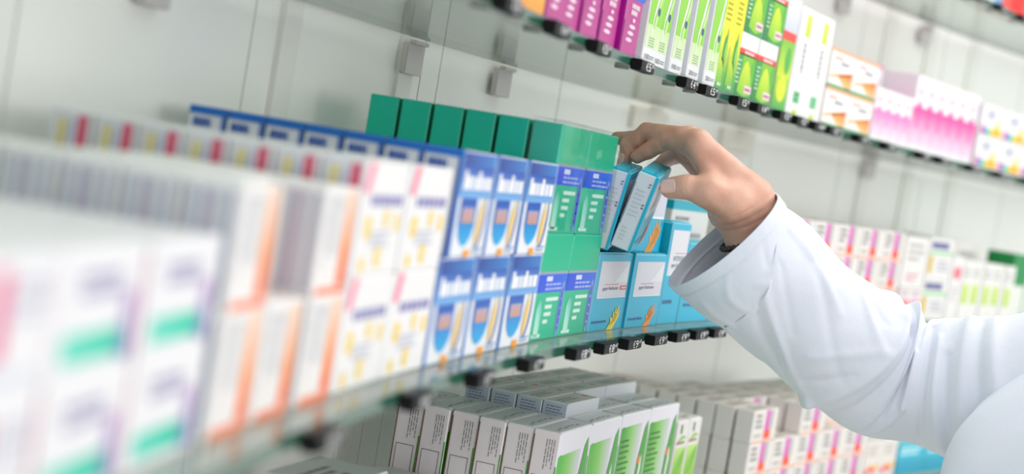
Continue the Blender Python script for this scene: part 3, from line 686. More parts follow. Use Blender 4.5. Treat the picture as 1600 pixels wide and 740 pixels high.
for s, txt, wh in ((-.004, EU+'5,95', 'under the orange striped boxes'), (.176, EU+'6,25', 'under the yellow-dotted boxes'), (.324, EU+'7,95', 'under the blue boxes nearest the yellow dots'), (.455, EU+'7,95', 'under the middle of the blue boxes'), (.59, EU+'8,47', 'under the first green box column'),
                   (.675, EU+'8,47', 'under the second green box column'), (.752, EU+'9,47', 'reading 9,47 under the yellow hand box'), (.838, EU+'9,47', 'reading 9,47 under the orange hand box'), (.914, EU+'9,95', 'under the tall turquoise box'), (.98, EU+'9,95', 'just past the tall turquoise box'), (1.045, EU+'9,95', 'touching the outline of the sleeve')):
    ptag(s, ZM, txt, 'black price tag on the middle shelf, '+wh, 'price tags on the middle shelf')
UT = (.238, .372, .498, .64, .795, .866, .985, 1.06, 1.148, 1.215, 1.285, 1.345, 1.462, 1.575, 1.72, 1.80, 1.93, 2.05, 2.17)
UW = ('below the white end box', 'between orange based and magenta boxes', 'under the second magenta box', 'under the last magenta box', 'under the boxes marked 100', 'under the boxes marked 200', 'under the yellow bottle boxes', 'under the first pear box', 'under the second pear box', 'under the first tall white box', 'under the second tall white box', 'before the orange chevrons', 'under the orange chevrons', 'under the small pale pink boxes', 'under the first strong pink box', 'under the middle strong pink boxes', 'under the last strong pink box', 'under the first rainbow box', 'under the second rainbow box')
for i, (s, wh) in enumerate(zip(UT, UW)): ptag(s, ZU, EU+['5,95', '4,95', '5,99'][i % 3], 'black price tag on the upper shelf, '+wh, 'price tags on the upper shelf')
for i, s in enumerate((1.83, 1.93, 2.03)): ptag(s, ZT, EU+'6,95', 'black price tag on the top shelf, under the %s box' % ['white', 'blue and white', 'red'][i], 'price tags on the top shelf')

# ------------------------------------------------------------------ wall, rails, brackets
WT = .236
edges = [-1.0, -.62, -.24, .10, .42, .755, .796, 1.10, 1.385, 1.70, 2.0, 2.3, 2.6, 2.9, 3.3]
def panel(s0, s1, i):
    """flat wall panels set round the curve"""
    a, b = pt(s0+.0012, WT, 0), pt(s1-.0012, WT, 0); n = N((s0+s1)/2); th = .018; z0, z1 = 0.0, Z0+1.0
    V = [(a[0], a[1], z0), (b[0], b[1], z0), (b[0], b[1], z1), (a[0], a[1], z1)]
    V += [(x+n[0]*th, y+n[1]*th, zz) for x, y, zz in V]
    F = [(0, 1, 2, 3), (7, 6, 5, 4), (0, 4, 5, 1), (3, 2, 6, 7), (0, 3, 7, 4), (1, 5, 6, 2)]
    return V, F
V, F = [], []
for i in range(len(edges)-1):
    v, f = panel(edges[i], edges[i+1], i); k = len(V); V += v; F += [tuple(k+q for q in p) for p in f]
me = bpy.data.meshes.new('wall_back'); me.from_pydata(V, [], F); me.update(); me.materials.append(WALL)
tag(link(bpy.data.objects.new('wall_back', me)), kind='structure', label='pale lacquered back wall of upright panels behind the shelves')
ri = 0
for s in (.475, .71, 2.085, 2.24, 2.40):
    ri += 1
    o = strip('trim_%d' % ri, s-.0155, s+.0155, WT-.006, WT-.0003, -1.40, .98, (RAIL,), .01); tag(o, kind='structure')
PALE = plain('pale_lacquer', '#ece6dc', .4)
def bracket(s, z, label):
    wide = label.startswith('pale'); hw = .055 if wide else .0195; pm = PALE if wide else STEEL
    o = bpy.data.objects.new('shelf_bracket', None); link(o); o.location = pt(s, WT-.0005, z-GT); o.rotation_euler = (0, 0, ANG(s)); tag(o, label, 'bracket', 'shelf brackets')
    link(bpy.data.objects.new('mounting_plate', boxmesh('mounting_plate', -hw, hw, -.009 if wide else -.012, -.0005 if wide else -.0062, -.0315, -.0035, pm)), o)
    link(bpy.data.objects.new('support_arm', boxmesh('support_arm', -.016, .016, -.017, -.0105, -.0045, -.0008, pm)), o)
    return o
for s, z, lab in ((.71, ZU, 'steel bracket under the upper shelf above the first green boxes'), (.925, ZU, 'steel bracket under the upper shelf above the last green boxes'), (1.35, ZU, 'pale bracket under the upper shelf behind the knuckles'), (1.63, ZU, 'pale bracket under the upper shelf over the forearm'),
                  (2.085, ZU, 'bracket under the upper shelf below the rainbow boxes'), (2.2, ZT, 'bracket under the top shelf behind the pink boxes'), (1.9, ZT, 'bracket under the top shelf above the orange chevrons'), (.245, ZU, 'blurred bracket high on the wall above the blue boxes')):
    bracket(s, z, lab)
# floor and ceiling of the shop
def slab(name, x0, x1, y0, y1, z0, z1, m):
    o = bpy.data.objects.new(name, boxmesh(name, x0, x1, y0, y1, z0, z1, m, 0)); link(o); tag(o, kind='structure'); return o
slab('floor', -1.6, 4.5, -3.0, 4.6, -.05, 0.0, FLOORM)

# ================================================================== the person
J = {'wrist': (0.1974, 1.5861, 1.4062), 'idx0': (0.1486, 1.5834, 1.4553), 'idx1': (0.1238, 1.6133, 1.4532), 'idx2': (0.1101, 1.6248, 1.4424), 'idx3': (0.1003, 1.6305, 1.4348),
     'mid0': (0.1408, 1.5995, 1.4574), 'mid1': (0.1056, 1.6336, 1.4582), 'mid2': (0.0913, 1.6409, 1.4436), 'mid3': (0.0907, 1.6423, 1.43),
     'rng0': (0.1402, 1.6154, 1.4538), 'rng1': (0.1126, 1.6514, 1.455), 'rng2': (0.0945, 1.6612, 1.4502), 'rng3': (0.0811, 1.6672, 1.4484),
     'pky0': (0.1418, 1.629, 1.4459), 'pky1': (0.1309, 1.668, 1.4376), 'pky2': (0.1224, 1.676, 1.4275), 'pky3': (0.1206, 1.672, 1.4184),
     'th0': (0.1858, 1.5711, 1.4064), 'th1': (0.1639, 1.5674, 1.4134), 'th2': (0.1436, 1.5695, 1.4149), 'th3': (0.1306, 1.5773, 1.4117),
     'web0': (0.1521, 1.5829, 1.4449), 'web1': (0.166, 1.5738, 1.4207), 'wr2': (0.2059, 1.5896, 1.4164), 'ulna': (0.1935, 1.6211, 1.4063), 'wr3': (0.1811, 1.5947, 1.3978),
     'F1': (0.2196, 1.5914, 1.3695), 'F2': (0.2638, 1.607, 1.3189)}
J = {k: np.array(v, dtype=np.float32) for k, v in J.items()}
def cone(Pn, a, b, r0, r1):
    """distance to a rounded cone from a (r0) to b (r1)"""
    ba = b-a; l2 = float(ba@ba); pa = Pn-a
    t = np.clip((pa@ba)/l2, 0, 1)
    return np.linalg.norm(pa-t[..., None]*ba, axis=-1)-(r0+(r1-r0)*t)
def smin(a, b, k):
    h = np.clip(.5+.5*(b-a)/k, 0, 1); return b+(a-b)*h-k*h*(1-h)
mm = .001
def body_sdf(Q):
    c = lambda a, b, r0, r1: cone(Q, J[a], J[b], r0*mm, r1*mm)
    right = np.array((0.9863, 0.0077, 0.1649), np.float32); up = np.array((-0.165, 0.0462, 0.9852), np.float32)
    per = right*.80-up*(-.60)                                   # across the forearm
    per = per/np.linalg.norm(per)
    o1 = per*.0085
    fa = smin(cone(Q, J['wrist']+o1*.85, J['F1']+o1, .0185, .0205), cone(Q, J['wrist']-o1*.85, J['F1']-o1, .0180, .0205), .008)
    fa = smin(fa, smin(cone(Q, J['F1']+o1, J['F2']+o1, .0205, .026), cone(Q, J['F1']-o1, J['F2']-o1, .0205, .026), .008), .008)
    palm = smin(c('wr2', 'idx0', 15.5, 10.8), c('wrist', 'mid0', 17, 10.5), .010)
    palm = smin(palm, c('ulna', 'rng0', 14, 10), .010); palm = smin(palm, c('ulna', 'pky0', 13, 9.2), .010)
    palm = smin(palm, c('wr3', 'th0', 13, 14), .010)
    thenar = smin(c('th0', 'th1', 15.5, 12), c('wrist', 'th1', 15, 11), .010)
    palm = smin(palm, thenar, .011)
    palm = smin(palm, c('web0', 'web1', 7.0, 8.0), .008)
    body = smin(palm, fa, .014)
    def finger(n, r):
        f = smin(c(n+'0', n+'1', r[0], r[1]), c(n+'1', n+'2', r[1], r[2]), .002); f = smin(f, c(n+'2', n+'3', r[2], r[3]), .002)
        # skin folds over the joints
        for q, aa in (('1', .0007), ('2', .0006)):
            dd = np.linalg.norm(Q-J[n+q], axis=-1); rr = r[int(q)]*mm
            ax = J[n+q]-J[n+str(int(q)-1)]; ax = ax/np.linalg.norm(ax); s = (Q-J[n+q])@ax
            f = f+aa*np.exp(-((s-.0005)/.0009)**2)*(dd < rr*2)+.5*aa*np.exp(-((s+.0032)/.0008)**2)*(dd < rr*2)-.5*aa*np.exp(-((s-.001)/.005)**2)*(dd < rr*2)
        return f
    idx = finger('idx', (10.6, 8.5, 7.6, 6.6)); mid = finger('mid', (10.4, 8.4, 7.5, 6.6)); rng = finger('rng', (10, 8, 7.1, 6.2)); pky = finger('pky', (9, 7.2, 6.3, 5.5))
    th = smin(c('th1', 'th2', 12.4, 10.8), c('th2', 'th3', 10.8, 9.5), .003)
    ax = J['th3']-J['th2']; L = float(np.linalg.norm(ax)); ax = ax/L; s = (Q-J['th2'])@ax; near = np.linalg.norm(Q-J['th2'], axis=-1) < .02
    for off, aa in ((.000, .0006), (.0025, .0005), (-.0028, .0006)): th = th+aa*np.exp(-((s-off)/.0008)**2)*near
    fing = smin(idx, mid, .0012); fing = smin(fing, rng, .0012); fing = smin(fing, pky, .0012)
    body = smin(body, fing, .006); body = smin(body, th, .007)
    # tendons and wrist wrinkles
    ax = J['F1']-J['wrist']; ax = ax/np.linalg.norm(ax); s = (Q-J['wrist'])@ax
    nz = np.sin(Q[..., 0]*310+Q[..., 2]*120)*np.sin(Q[..., 2]*260-Q[..., 1]*90)*.00025
    for off in (-.004, .004, .011): nz = nz+.0005*np.exp(-((s-off+.15*(Q[..., 1]-1.58))/.0011)**2)*(np.abs(s) < .03)
    return body+nz
def surface_nets(f, lo, hi, step, chunk=24):
    n = [int(math.ceil((hi[k]-lo[k])/step))+1 for k in range(3)]
    gx, gy, gz = (np.float32(lo[k])+np.arange(n[k], dtype=np.float32)*np.float32(step) for k in range(3))
    val = np.empty(n, np.float32)
    for i in range(0, n[0], chunk):
        A = np.stack(np.meshgrid(gx[i:i+chunk], gy, gz, indexing='ij'), -1); val[i:i+chunk] = f(A)
    neg = val < 0
    c = np.zeros([k-1 for k in n], np.int8)
    for a in (0, 1):
        for b in (0, 1):
            for d_ in (0, 1): c += neg[a:n[0]-1+a, b:n[1]-1+b, d_:n[2]-1+d_]
    act = (c > 0) & (c < 8); ids = -np.ones(c.shape, np.int64); I = np.argwhere(act); ids[act] = np.arange(len(I))
    S = np.zeros((len(I), 3)); cnt = np.zeros(len(I))
    cor = [(a, b, e) for a in (0, 1) for b in (0, 1) for e in (0, 1)]
    for p in cor:
        for k in range(3):
            if p[k]: continue
            q = list(p); q[k] = 1
            va = val[I[:, 0]+p[0], I[:, 1]+p[1], I[:, 2]+p[2]]; vb = val[I[:, 0]+q[0], I[:, 1]+q[1], I[:, 2]+q[2]]
            m = (va < 0) != (vb < 0); t = np.where(m, va/np.where(m, va-vb, 1), 0)
            pos = np.tile(np.array(p, float), (len(I), 1)); pos[:, k] += t
            S[m] += pos[m]; cnt[m] += 1
    V = (I+S/cnt[:, None])*step+np.array(lo)
    F = []
    for k in range(3):
        a, b = (k+1) % 3, (k+2) % 3
        sl0 = [slice(None)]*3; sl1 = [slice(None)]*3; sl0[k] = slice(0, -1); sl1[k] = slice(1, None)
        cr = neg[tuple(sl0)] != neg[tuple(sl1)]
        E = np.argwhere(cr); E = E[(E[:, a] > 0) & (E[:, b] > 0) & (E[:, a] < n[a]-1) & (E[:, b] < n[b]-1)]
        inside = neg[E[:, 0], E[:, 1], E[:, 2]]
        def idx(da, db):
            Q = E.copy(); Q[:, a] -= da; Q[:, b] -= db; return ids[Q[:, 0], Q[:, 1], Q[:, 2]]
        q = np.stack([idx(1, 1), idx(0, 1), idx(0, 0), idx(1, 0)], 1); q[~inside] = q[~inside][:, ::-1]
        F.append(q)
    return V, np.concatenate(F)
pts = np.array(list(J.values())); lo = pts.min(0)-.03; hi = pts.max(0)+.03
V, F = surface_nets(body_sdf, lo.tolist(), hi.tolist(), .0013)
# head and neck, bent a little towards the hand (above the picture)
HC = np.array((.635, 1.50, 1.535), np.float32); hf = np.array((-.80, .46, -.28), np.float32); hf /= np.linalg.norm(hf)
hr = np.cross(hf, np.array((0, 0, 1), np.float32)); hr /= np.linalg.norm(hr); hu = np.cross(hr, hf)
def loc(Q): q = Q-HC; return q@hr, q@hf, q@hu
def ellip(x, y, z, c, r):
    a, b, e = (x-c[0])/r[0], (y-c[1])/r[1], (z-c[2])/r[2]; k0 = np.sqrt(a*a+b*b+e*e); k1 = np.sqrt((a/r[0])**2+(b/r[1])**2+(e/r[2])**2)+1e-9
    return k0*(k0-1)/k1
def hp(x, y, z): return HC+hr*x+hf*y+hu*z
def head_sdf(Q):
    x, y, z = loc(Q); ax_ = np.abs(x)
    f = ellip(x, y, z, (0, -.005, .035), (.074, .094, .090)); f = smin(f, ellip(x, y, z, (0, .03, -.035), (.056, .058, .078)), .03)
    f = smin(f, cone(Q, hp(-.034, .078, .028), hp(.034, .078, .028), .010, .010), .012)
    f = smin(f, cone(Q, hp(0, .088, .020), hp(0, .106, -.016), .0065, .0105), .008); f = smin(f, ellip(ax_, y, z, (.010, .092, -.018), (.009, .011, .008)), .006)
    f = -smin(-f, ellip(ax_, y, z, (.031, .096, .012), (.016, .013, .010)), .008)
    f = smin(f, ellip(ax_, y, z, (.031, .076, .011), (.0125, .0125, .0125)), .002)
    f = smin(f, cone(Q, hp(-.018, .083, -.046), hp(.018, .083, -.046), .005, .005), .006); f = smin(f, cone(Q, hp(-.014, .083, -.055), hp(.014, .083, -.055), .006, .006), .005)
    f = smin(f, ellip(x, y, z, (0, .074, -.088), (.02, .016, .016)), .015)
    f = smin(f, ellip(ax_, y, z, (.076, -.008, .0), (.010, .019, .031)), .006); f = -smin(-f, ellip(ax_, y, z, (.087, -.004, .002), (.006, .010, .018)), .003)
    return smin(f, cone(Q, hp(0, -.02, -.04), np.array((.655, 1.492, 1.372), np.float32), .054, .052), .02)
V2, F2 = surface_nets(head_sdf, [.635-.16, 1.50-.16, 1.325], [.635+.16, 1.50+.16, 1.70], .0034)
# the arm inside the sleeve joins the hand to the neck: one body
axa = J['F2']-J['F1']; axa = axa/np.linalg.norm(axa)
qa = int(np.argmax(V[F].mean(1)@axa)); qb = int(np.argmin(V2[F2].mean(1)[:, 2]+.2*np.abs(V2[F2].mean(1)[:, 0]-.655)))
la, lb = F[qa].tolist(), (F2[qb]+len(V)).tolist()
F2 = F2+len(V); V = np.concatenate([V, V2]); F = np.concatenate([np.delete(F, qa, 0), np.delete(F2, qb, 0)])
way = [(.305, 1.614, 1.297, .034), (.352, 1.621, 1.283, .036), (.396, 1.615, 1.278, .038), (.445, 1.594, 1.284, .040), (.508, 1.566, 1.300, .042), (.575, 1.525, 1.305, .045), (.640, 1.497, 1.312, .030)]
extra, prev, base = [], la, len(V)
d0 = V[la]-V[la].mean(0)
for x, y, z_, r_ in way:
    u = np.array([q/np.linalg.norm(q) for q in d0]); ring = np.array((x, y, z_))+u*r_; ids = list(range(len(V), len(V)+4)); V = np.concatenate([V, ring])
    extra += [(prev[k], prev[(k+1) % 4], ids[(k+1) % 4], ids[k]) for k in range(4)]; prev = ids
lr = lb[::-1]
lr = min((lr[k:]+lr[:k] for k in range(4)), key=lambda o: float(sum(np.linalg.norm(V[a_]-V[b_]) for a_, b_ in zip(prev, o))))
extra += [(prev[k], prev[(k+1) % 4], lr[(k+1) % 4], lr[k]) for k in range(4)]
F = np.concatenate([F, np.array(extra)])
def hair_sdf(Q):
    x, y, z = loc(Q)
    st = .0016*np.sin(90*x*4+60*np.sin(30*z)*.3)+.0012*np.sin(420*x+180*y)
    f = ellip(x, y, z, (0, -.010, .042), (.083, .101, .095))+st
    f = smin(f, ellip(x, y, z, (0, -.062, -.02), (.060, .042, .062))+st, .02)
    return np.maximum(f, np.maximum(y*.9-z*.55-.012, -z-.078))
VH, FH = surface_nets(hair_sdf, [.635-.17, 1.50-.17, 1.40], [.635+.17, 1.50+.17, 1.70], .003)
def skin_mat():
    m, nt, b = newmat('skin'); N_ = nt.nodes; L_ = nt.links
    tc = N_.new('ShaderNodeTexCoord')
    n1 = N_.new('ShaderNodeTexNoise'); n1.inputs['Scale'].default_value = 45; n1.inputs['Detail'].default_value = 4
    r = N_.new('ShaderNodeValToRGB'); r.color_ramp.elements[0].position = .3; r.color_ramp.elements[1].position = .7
    r.color_ramp.elements[0].color = (*srgb('#d79f88'), 1); r.color_ramp.elements[1].color = (*srgb('#e7b59e'), 1)
    n2 = N_.new('ShaderNodeTexVoronoi'); n2.inputs['Scale'].default_value = 900
    n3 = N_.new('ShaderNodeTexNoise'); n3.inputs['Scale'].default_value = 350; n3.inputs['Detail'].default_value = 5
    ad = N_.new('ShaderNodeMath'); ad.operation = 'ADD'
    bp = N_.new('ShaderNodeBump'); bp.inputs['Strength'].default_value = .22; bp.inputs['Distance'].default_value = .0006
    for n in (n1, n2, n3): L_.new(tc.outputs['Object'], n.inputs['Vector'])
    L_.new(n1.outputs['Fac'], r.inputs['Fac']); L_.new(r.outputs['Color'], b.inputs['Base Color'])
    L_.new(n2.outputs['Distance'], ad.inputs[0]); L_.new(n3.outputs['Fac'], ad.inputs[1]); L_.new(ad.outputs[0], bp.inputs['Height']); L_.new(bp.outputs['Normal'], b.inputs['Normal'])
    b.inputs['Roughness'].default_value = .45; b.inputs['Subsurface Weight'].default_value = .12; b.inputs['Subsurface Radius'].default_value = (.008, .003, .0015); b.inputs['Subsurface Scale'].default_value = .6
    return m
SKIN = skin_mat()
me = bpy.data.meshes.new('person'); me.from_pydata(V.tolist(), [], F.tolist()); me.update(); me.materials.append(SKIN)
me.polygons.foreach_set('use_smooth', [True]*len(me.polygons))
person = bpy.data.objects.new('person', me); link(person)
sm = person.modifiers.new('even', 'SMOOTH'); sm.factor = .5; sm.iterations = 2
tag(person, 'person in a white lab coat reaching in to tip turquoise boxes forward', 'person')
me = bpy.data.meshes.new('hair'); me.from_pydata(VH.tolist(), [], FH.tolist()); me.update(); me.materials.append(plain('brown_hair', '#4a3527', .45, bump=.6, scale=300)); me.polygons.foreach_set('use_smooth', [True]*len(me.polygons))
hair = bpy.data.objects.new('hair', me); link(hair, person)
# nails
NAIL = plain('fingernail', '#efc6b8', .2, spec=.6)
def nail(pos, axis, normal, w, l, parent):
    axis = Vector(axis).normalized(); nrm = Vector(normal); nrm = (nrm-axis*nrm.dot(axis)).normalized(); side = axis.cross(nrm)
    nu, nv = 12, 12; V = []; F = []
    for i in range(nu+1):
        for j in range(nv+1):
            u, v = -1+2*i/nu, -1+2*j/nv
            ru = u*math.sqrt(max(0, 1-abs(v)**4*.55)); bend = (1-math.cos(ru*1.0))*w*.9+(.25*(v+1)**2)*l*.04
            V.append(Vector(pos)+side*(math.sin(ru*1.0)*w)+axis*(v*l)-nrm*bend)
    for i in range(nu):
        for j in range(nv): a = i*(nv+1)+j; F.append((a, a+1, a+nv+2, a+nv+1))
    me = bpy.data.meshes.new('fingernail'); me.from_pydata([tuple(p) for p in V], [], F); me.update(); me.materials.append(NAIL)
    me.polygons.foreach_set('use_smooth', [True]*len(F))
    o = bpy.data.objects.new('fingernail', me); link(o, parent)
    s = o.modifiers.new('thick', 'SOLIDIFY'); s.thickness = .0009; s.offset = 0
    return o
def v3(a): return Vector([float(x) for x in a])
ax = v3(J['th3']-J['th2']).normalized()
tn = Vector((-.10, -.97, .22)); tn = (tn-ax*tn.dot(ax)).normalized()
nail(v3(J['th3'])-ax*.0020+tn*.0103, ax, tn, .0074, .0076, person)
ax = v3(J['mid3']-J['mid2']).normalized(); tn = Vector((-.75, -.62, .1)); tn = (tn-ax*tn.dot(ax)).normalized()
nail(v3(J['mid3'])+tn*.0073, ax, tn, .0048, .0055, person)
# bracelet: dark beads just inside the cuff
bm = bmesh.new()
axf = v3(J['F1']-J['wrist']).normalized(); cen = v3(J['wrist'])+axf*.0285
e1 = Vector((0, -1, .05)); e1 = (e1-axf*e1.dot(axf)).normalized(); e2 = axf.cross(e1)
for k in range(30):
    a = 2*math.pi*k/30; p = cen+e1*(math.cos(a)*.0222)+e2*(math.sin(a)*.0305)
    bmesh.ops.create_icosphere(bm, subdivisions=2, radius=.0029, matrix=Matrix.Translation(p))
me = bpy.data.meshes.new('bracelet'); bm.to_mesh(me); bm.free(); me.materials.append(plain('dark_beads', '#3b3634', .3, .3)); me.polygons.foreach_set('use_smooth', [True]*len(me.polygons))
o = bpy.data.objects.new('bracelet', me); link(o, person); o['label'] = 'dark beaded bracelet at the cuff'

# ------------------------------------------------------------------ lab coat: sleeve and shoulder
PATH = [((0.1846, 1.5846, 1.3744), 62, 46), ((0.2061, 1.5895, 1.3567), 61, 49), ((0.2214, 1.5935, 1.3512), 61, 52), ((0.2652, 1.6043, 1.3246), 58, 54), ((0.3098, 1.6131, 1.2984), 60, 57), ((0.3529, 1.6253, 1.2807), 61, 60), ((0.396, 1.6171, 1.2765), 58, 58), ((0.4449, 1.5954, 1.2835), 63, 60), ((0.5079, 1.5661, 1.3008), 66, 64), ((0.575, 1.535, 1.303), 60, 62)]
pp = np.array([p[0] for p in PATH]); rr = np.array([(p[1], p[2]) for p in PATH])/1000.
def crm(A, u):
    n = len(A)-1; k = min(int(u), n-1); t = u-k
    p = [A[max(0, min(n, k+i))] for i in (-1, 0, 1, 2)]
    return .5*((2*p[1])+(-p[0]+p[2])*t+(2*p[0]-5*p[1]+4*p[2]-p[3])*t*t+(-p[0]+3*p[1]-3*p[2]+p[3])*t**3)
NL, NA = 300, 200
us = np.linspace(0, len(pp)-1, NL); C_ = np.array([crm(pp, u) for u in us]); Rr = np.array([crm(rr, u) for u in us])
tan = np.gradient(C_, axis=0); tan /= np.linalg.norm(tan, axis=1)[:, None]
ell = np.r_[0, np.cumsum(np.linalg.norm(np.diff(C_, axis=0), axis=1))]*1000      # mm from the cuff
tw = np.array((0., -.999, .047))
E1 = tw-tan*(tan@tw)[:, None]; E1 /= np.linalg.norm(E1, axis=1)[:, None]; E2 = np.cross(tan, E1); E2[E2[:, 2] < 0] *= -1
PHI = np.linspace(0, 2*np.pi, NA, endpoint=False)
# folds: (mm along, degrees round; 0 faces the aisle, +90 the upper side) -> to, width mm, height mm
FOLDS = [
 (160, 105, 166, 55, 8, 6), (184, 110, 180, 40, 4.5, -6), (206, 112, 205, 45, 9, 9), (228, 112, 223, 30, 4.5, -7), (250, 115, 252, 40, 11, 3),
 (172, 60, 150, -75, 4, 4.5), (182, 50, 168, -85, 4.5, -5), (196, 45, 192, -70, 4, 4.5), (208, 50, 204, -40, 4, -4), (222, 40, 224, -25, 4, 4), (224, -25, 206, -62, 4, 4), (216, 10, 214, -25, 4, -4),
 (238, 60, 244, -60, 4, -5), (252, 45, 262, -85, 5, 4), (266, 30, 270, -85, 4, -4.5), (282, 75, 280, -60, 6, 4), (294, 70, 296, -70, 5, -4), (310, 80, 312, -50, 7, 4),
 (150, -75, 156, -100, 6, 8), (160, -92, 185, -80, 6, -3), (205, -95, 236, -86, 7, -4), (245, -95, 262, -80, 7, 4),
 (14, 70, 60, 40, 3.5, 1.6), (20, 55, 110, 15, 5, 1.8), (34, -10, 150, -72, 4, 2.6), (40, -25, 140, -85, 5, -2.2), (64, 35, 150, -30, 5, -1.8), (25, -60, 100, -95, 5, 2.0), (96, 75, 150, 35, 4.5, -2), (110, 60, 158, 10, 4, 2.0), (40, 10, 90, -25, 4, -1.2), (116, -30, 158, 12, 4.5, 1.8), (128, -60, 152, -20, 4, -1.8), (14, -20, 40, -45, 3, 1.2), (13, 20, 34, 5, 3, -1.0)]
def seg(lx, ph, f):
    sc = 1.1                                                   # mm per degree
    a = np.array((f[0], f[1]*sc)); b = np.array((f[2], f[3]*sc)); q = np.stack([lx, ph*sc], -1)-a; ba = b-a
    t = np.clip((q@ba)/(ba@ba), 0, 1); dd = np.linalg.norm(q-t[..., None]*ba, axis=-1)
    return f[5]*np.exp(-(dd/f[4])**2)*(1-.35*np.abs(2*t-1))
LX, PH = np.meshgrid(ell, np.degrees(PHI), indexing='ij'); PH = (PH+180) % 360-180
disp = np.zeros_like(LX)
for f in FOLDS: disp += seg(LX, PH, f)
rs = np.random.RandomState(4)
for k in range(14):
    a, b, c_ = rs.uniform(-.05, .05), rs.randint(1, 6), rs.uniform(0, 6.28); disp += .45*np.sin(LX*a*2+np.radians(PH)*b+c_)
disp *= np.clip(LX/25, .25, 1)
disp += np.where(LX < 11, .7, 0)-1.3*np.exp(-((LX-12)/1.0)**2)                       # hem
base = C_[:, None, :]+E1[:, None, :]*(np.cos(PHI)[None, :, None]*Rr[:, 1][:, None, None])+E2[:, None, :]*(np.sin(PHI)[None, :, None]*Rr[:, 0][:, None, None])
nrm = E1[:, None, :]*np.cos(PHI)[None, :, None]+E2[:, None, :]*np.sin(PHI)[None, :, None]
outer = base+nrm*(disp/1000)[..., None]
nin = int(np.searchsorted(ell, 95)); inner = base[:nin]+nrm[:nin]*((np.minimum(disp[:nin], 2)-2.0)/1000)[..., None]
V = np.concatenate([outer.reshape(-1, 3), inner.reshape(-1, 3)]).tolist(); F = []
for i in range(NL-1):
    for j in range(NA): F.append((i*NA+j, i*NA+(j+1) % NA, (i+1)*NA+(j+1) % NA, (i+1)*NA+j))
o_ = NL*NA
for i in range(nin-1):
    for j in range(NA): F.append((o_+(i+1)*NA+j, o_+(i+1)*NA+(j+1) % NA, o_+i*NA+(j+1) % NA, o_+i*NA+j))
for j in range(NA): F.append((o_+j, o_+(j+1) % NA, (j+1) % NA, j))
F.append(tuple((NL-1)*NA+j for j in range(NA)))                                        # closes inside the shoulder
# body of the coat
TOR = [(.70, .395, .150), (.95, .400, .150), (1.13, .402, .145), (1.18, .396, .138), (1.215, .3945, .128), (1.245, .398, .115), (1.2686, .408, .104), (1.2887, .426, .093), (1.310, .450, .081), (1.335, .484, .065), (1.36, .528, .045), (1.378, .58, .02)]
tz = np.array([t[0] for t in TOR]); tl = np.array([t[1] for t in TOR]); ty = np.array([t[2] for t in TOR])
KS = np.linspace(-.02, .02, 9)
zz = np.r_[np.linspace(.70, 1.13, 40), np.linspace(1.135, 1.378, 70)]
NB = 160; b0 = len(V); ph = np.linspace(0, 2*np.pi, NB, endpoint=False)
for k, zk in enumerate(zz):
    l = np.interp(zk+KS, tz, tl).mean(); y_ = np.interp(zk+KS, tz, ty).mean(); rx = .62-l; yb = .165*math.sqrt(max(0, 1-max(0, (zk-1.22)/.166)**2.2))
    fold = .0035*np.sin(ph*7+zk*9)+.003*np.sin(ph*11-zk*22)+.002*np.sin(ph*4+zk*37)
    sh = .10*np.clip((zk-1.2)/.18, 0, 1)*0
    for q in range(NB):
        V.append((.62+(rx+fold[q])*math.cos(ph[q]), 1.492+((y_ if math.sin(ph[q]) < 0 else yb)+fold[q])*math.sin(ph[q]), float(zk)))
for k in range(len(zz)-1):
    for q in range(NB): F.append((b0+k*NB+q, b0+k*NB+(q+1) % NB, b0+(k+1)*NB+(q+1) % NB, b0+(k+1)*NB+q))
F.append(tuple(b0+(len(zz)-1)*NB+q for q in range(NB)))
# stand-up collar round the neck
c0 = len(V); NC = 64
for k, (zk, ra) in enumerate(((1.345, .088), (1.385, .074), (1.418, .068), (1.419, .072), (1.388, .085), (1.352, .105))):
    for q in range(NC): a = 2*math.pi*q/NC; V.append((.655+ra*math.cos(a), 1.492+ra*math.sin(a), zk+.012*math.cos(a-.4)))
for k in range(5):
    for q in range(NC): F.append((c0+k*NC+q, c0+(k+1)*NC+q, c0+(k+1)*NC+(q+1) % NC, c0+k*NC+(q+1) % NC))
def cloth_mat():
    m, nt, b = newmat('white_cotton'); N_ = nt.nodes; L_ = nt.links
    tc = N_.new('ShaderNodeTexCoord'); n1 = N_.new('ShaderNodeTexNoise'); n1.inputs['Scale'].default_value = 26; n1.inputs['Detail'].default_value = 6; n1.inputs['Roughness'].default_value = .55
    n2 = N_.new('ShaderNodeTexNoise'); n2.inputs['Scale'].default_value = 900
    ad = N_.new('ShaderNodeMath'); ad.operation = 'MULTIPLY_ADD'; ad.inputs[1].default_value = .12
    bp = N_.new('ShaderNodeBump'); bp.inputs['Strength'].default_value = .35; bp.inputs['Distance'].default_value = .004
    for n in (n1, n2): L_.new(tc.outputs['Object'], n.inputs['Vector'])
    L_.new(n2.outputs['Fac'], ad.inputs[0]); L_.new(n1.outputs['Fac'], ad.inputs[2]); L_.new(ad.outputs[0], bp.inputs['Height']); L_.new(bp.outputs['Normal'], b.inputs['Normal'])
    b.inputs['Base Color'].default_value = (*srgb('#e4e8f3'), 1); b.inputs['Roughness'].default_value = .85; b.inputs['Specular IOR Level'].default_value = .2
    b.inputs['Sheen Weight'].default_value = .15
    return m
me = bpy.data.meshes.new('lab_coat'); me.from_pydata(V, [], F); me.update(); me.materials.append(cloth_mat()); me.polygons.foreach_set('use_smooth', [True]*len(me.polygons))
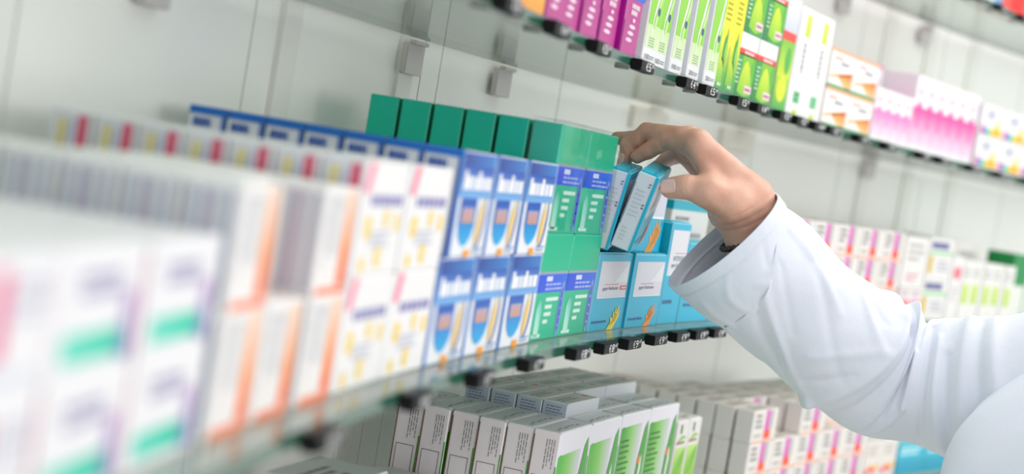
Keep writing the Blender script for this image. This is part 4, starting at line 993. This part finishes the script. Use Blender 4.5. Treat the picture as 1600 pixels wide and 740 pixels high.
coat = bpy.data.objects.new('lab_coat', me); link(coat, person); coat['label'] = 'white cotton lab coat with a loose sleeve'

# ================================================================== camera, light
cam = bpy.data.cameras.new('camera'); cam.sensor_width = 36; cam.lens = 63.0; cam.clip_start = .02
co = bpy.data.objects.new('camera', cam); COL.objects.link(co)
Rx, Uy, Fw = Vector((0.9862856, 0.0077239, 0.1648668)), Vector((-0.1650476, 0.0461554, 0.9852050)), Vector((0, 0.9989044, -0.0467972))
M = Matrix((Rx, Uy, -Fw)).transposed().to_4x4(); M.translation = (0, 0, Z0); co.matrix_world = M
cam.dof.use_dof = True; cam.dof.focus_distance = 1.60; cam.dof.aperture_fstop = 3.9; cam.dof.aperture_blades = 0
SC.camera = co
def area(name, loc, tgt, sx, sy, power, col=(1, 1, 1)):
    l = bpy.data.lights.new(name, 'AREA'); l.shape = 'RECTANGLE'; l.size = sx; l.size_y = sy; l.energy = power; l.color = col
    o = bpy.data.objects.new(name, l); COL.objects.link(o); o.location = loc; o.rotation_euler = (Vector(tgt)-Vector(loc)).to_track_quat('-Z', 'Y').to_euler(); return o
area('ceiling_light', (1.25, 2.0, 2.9), (.35, 1.6, 1.25), 1.2, 2.0, 26, (1, .985, .96))
area('ceiling_light', (.6, -.6, 3.0), (.1, 1.2, 1.0), 2.0, 1.2, 10, (1, .99, .97))
area('fill_light', (3.3, .5, 1.75), (.2, 1.25, 1.35), 2.2, 1.5, 36, (1, .99, .97))  # added fill from the aisle side, no window there; brightens the shelf interior
Wd = bpy.data.worlds.new('shop'); SC.world = Wd; Wd.use_nodes = True
Wd.node_tree.nodes['Background'].inputs['Color'].default_value = (.97, .985, 1, 1); Wd.node_tree.nodes['Background'].inputs['Strength'].default_value = .98
SC.view_settings.view_transform = 'Standard'; SC.view_settings.look = 'None'; SC.view_settings.gamma = 1; SC.view_settings.use_curve_mapping = False
SC.view_settings.exposure = -0.06
SC.cycles.use_denoising = True
SC.cycles.max_bounces = 10; SC.cycles.transparent_max_bounces = 16
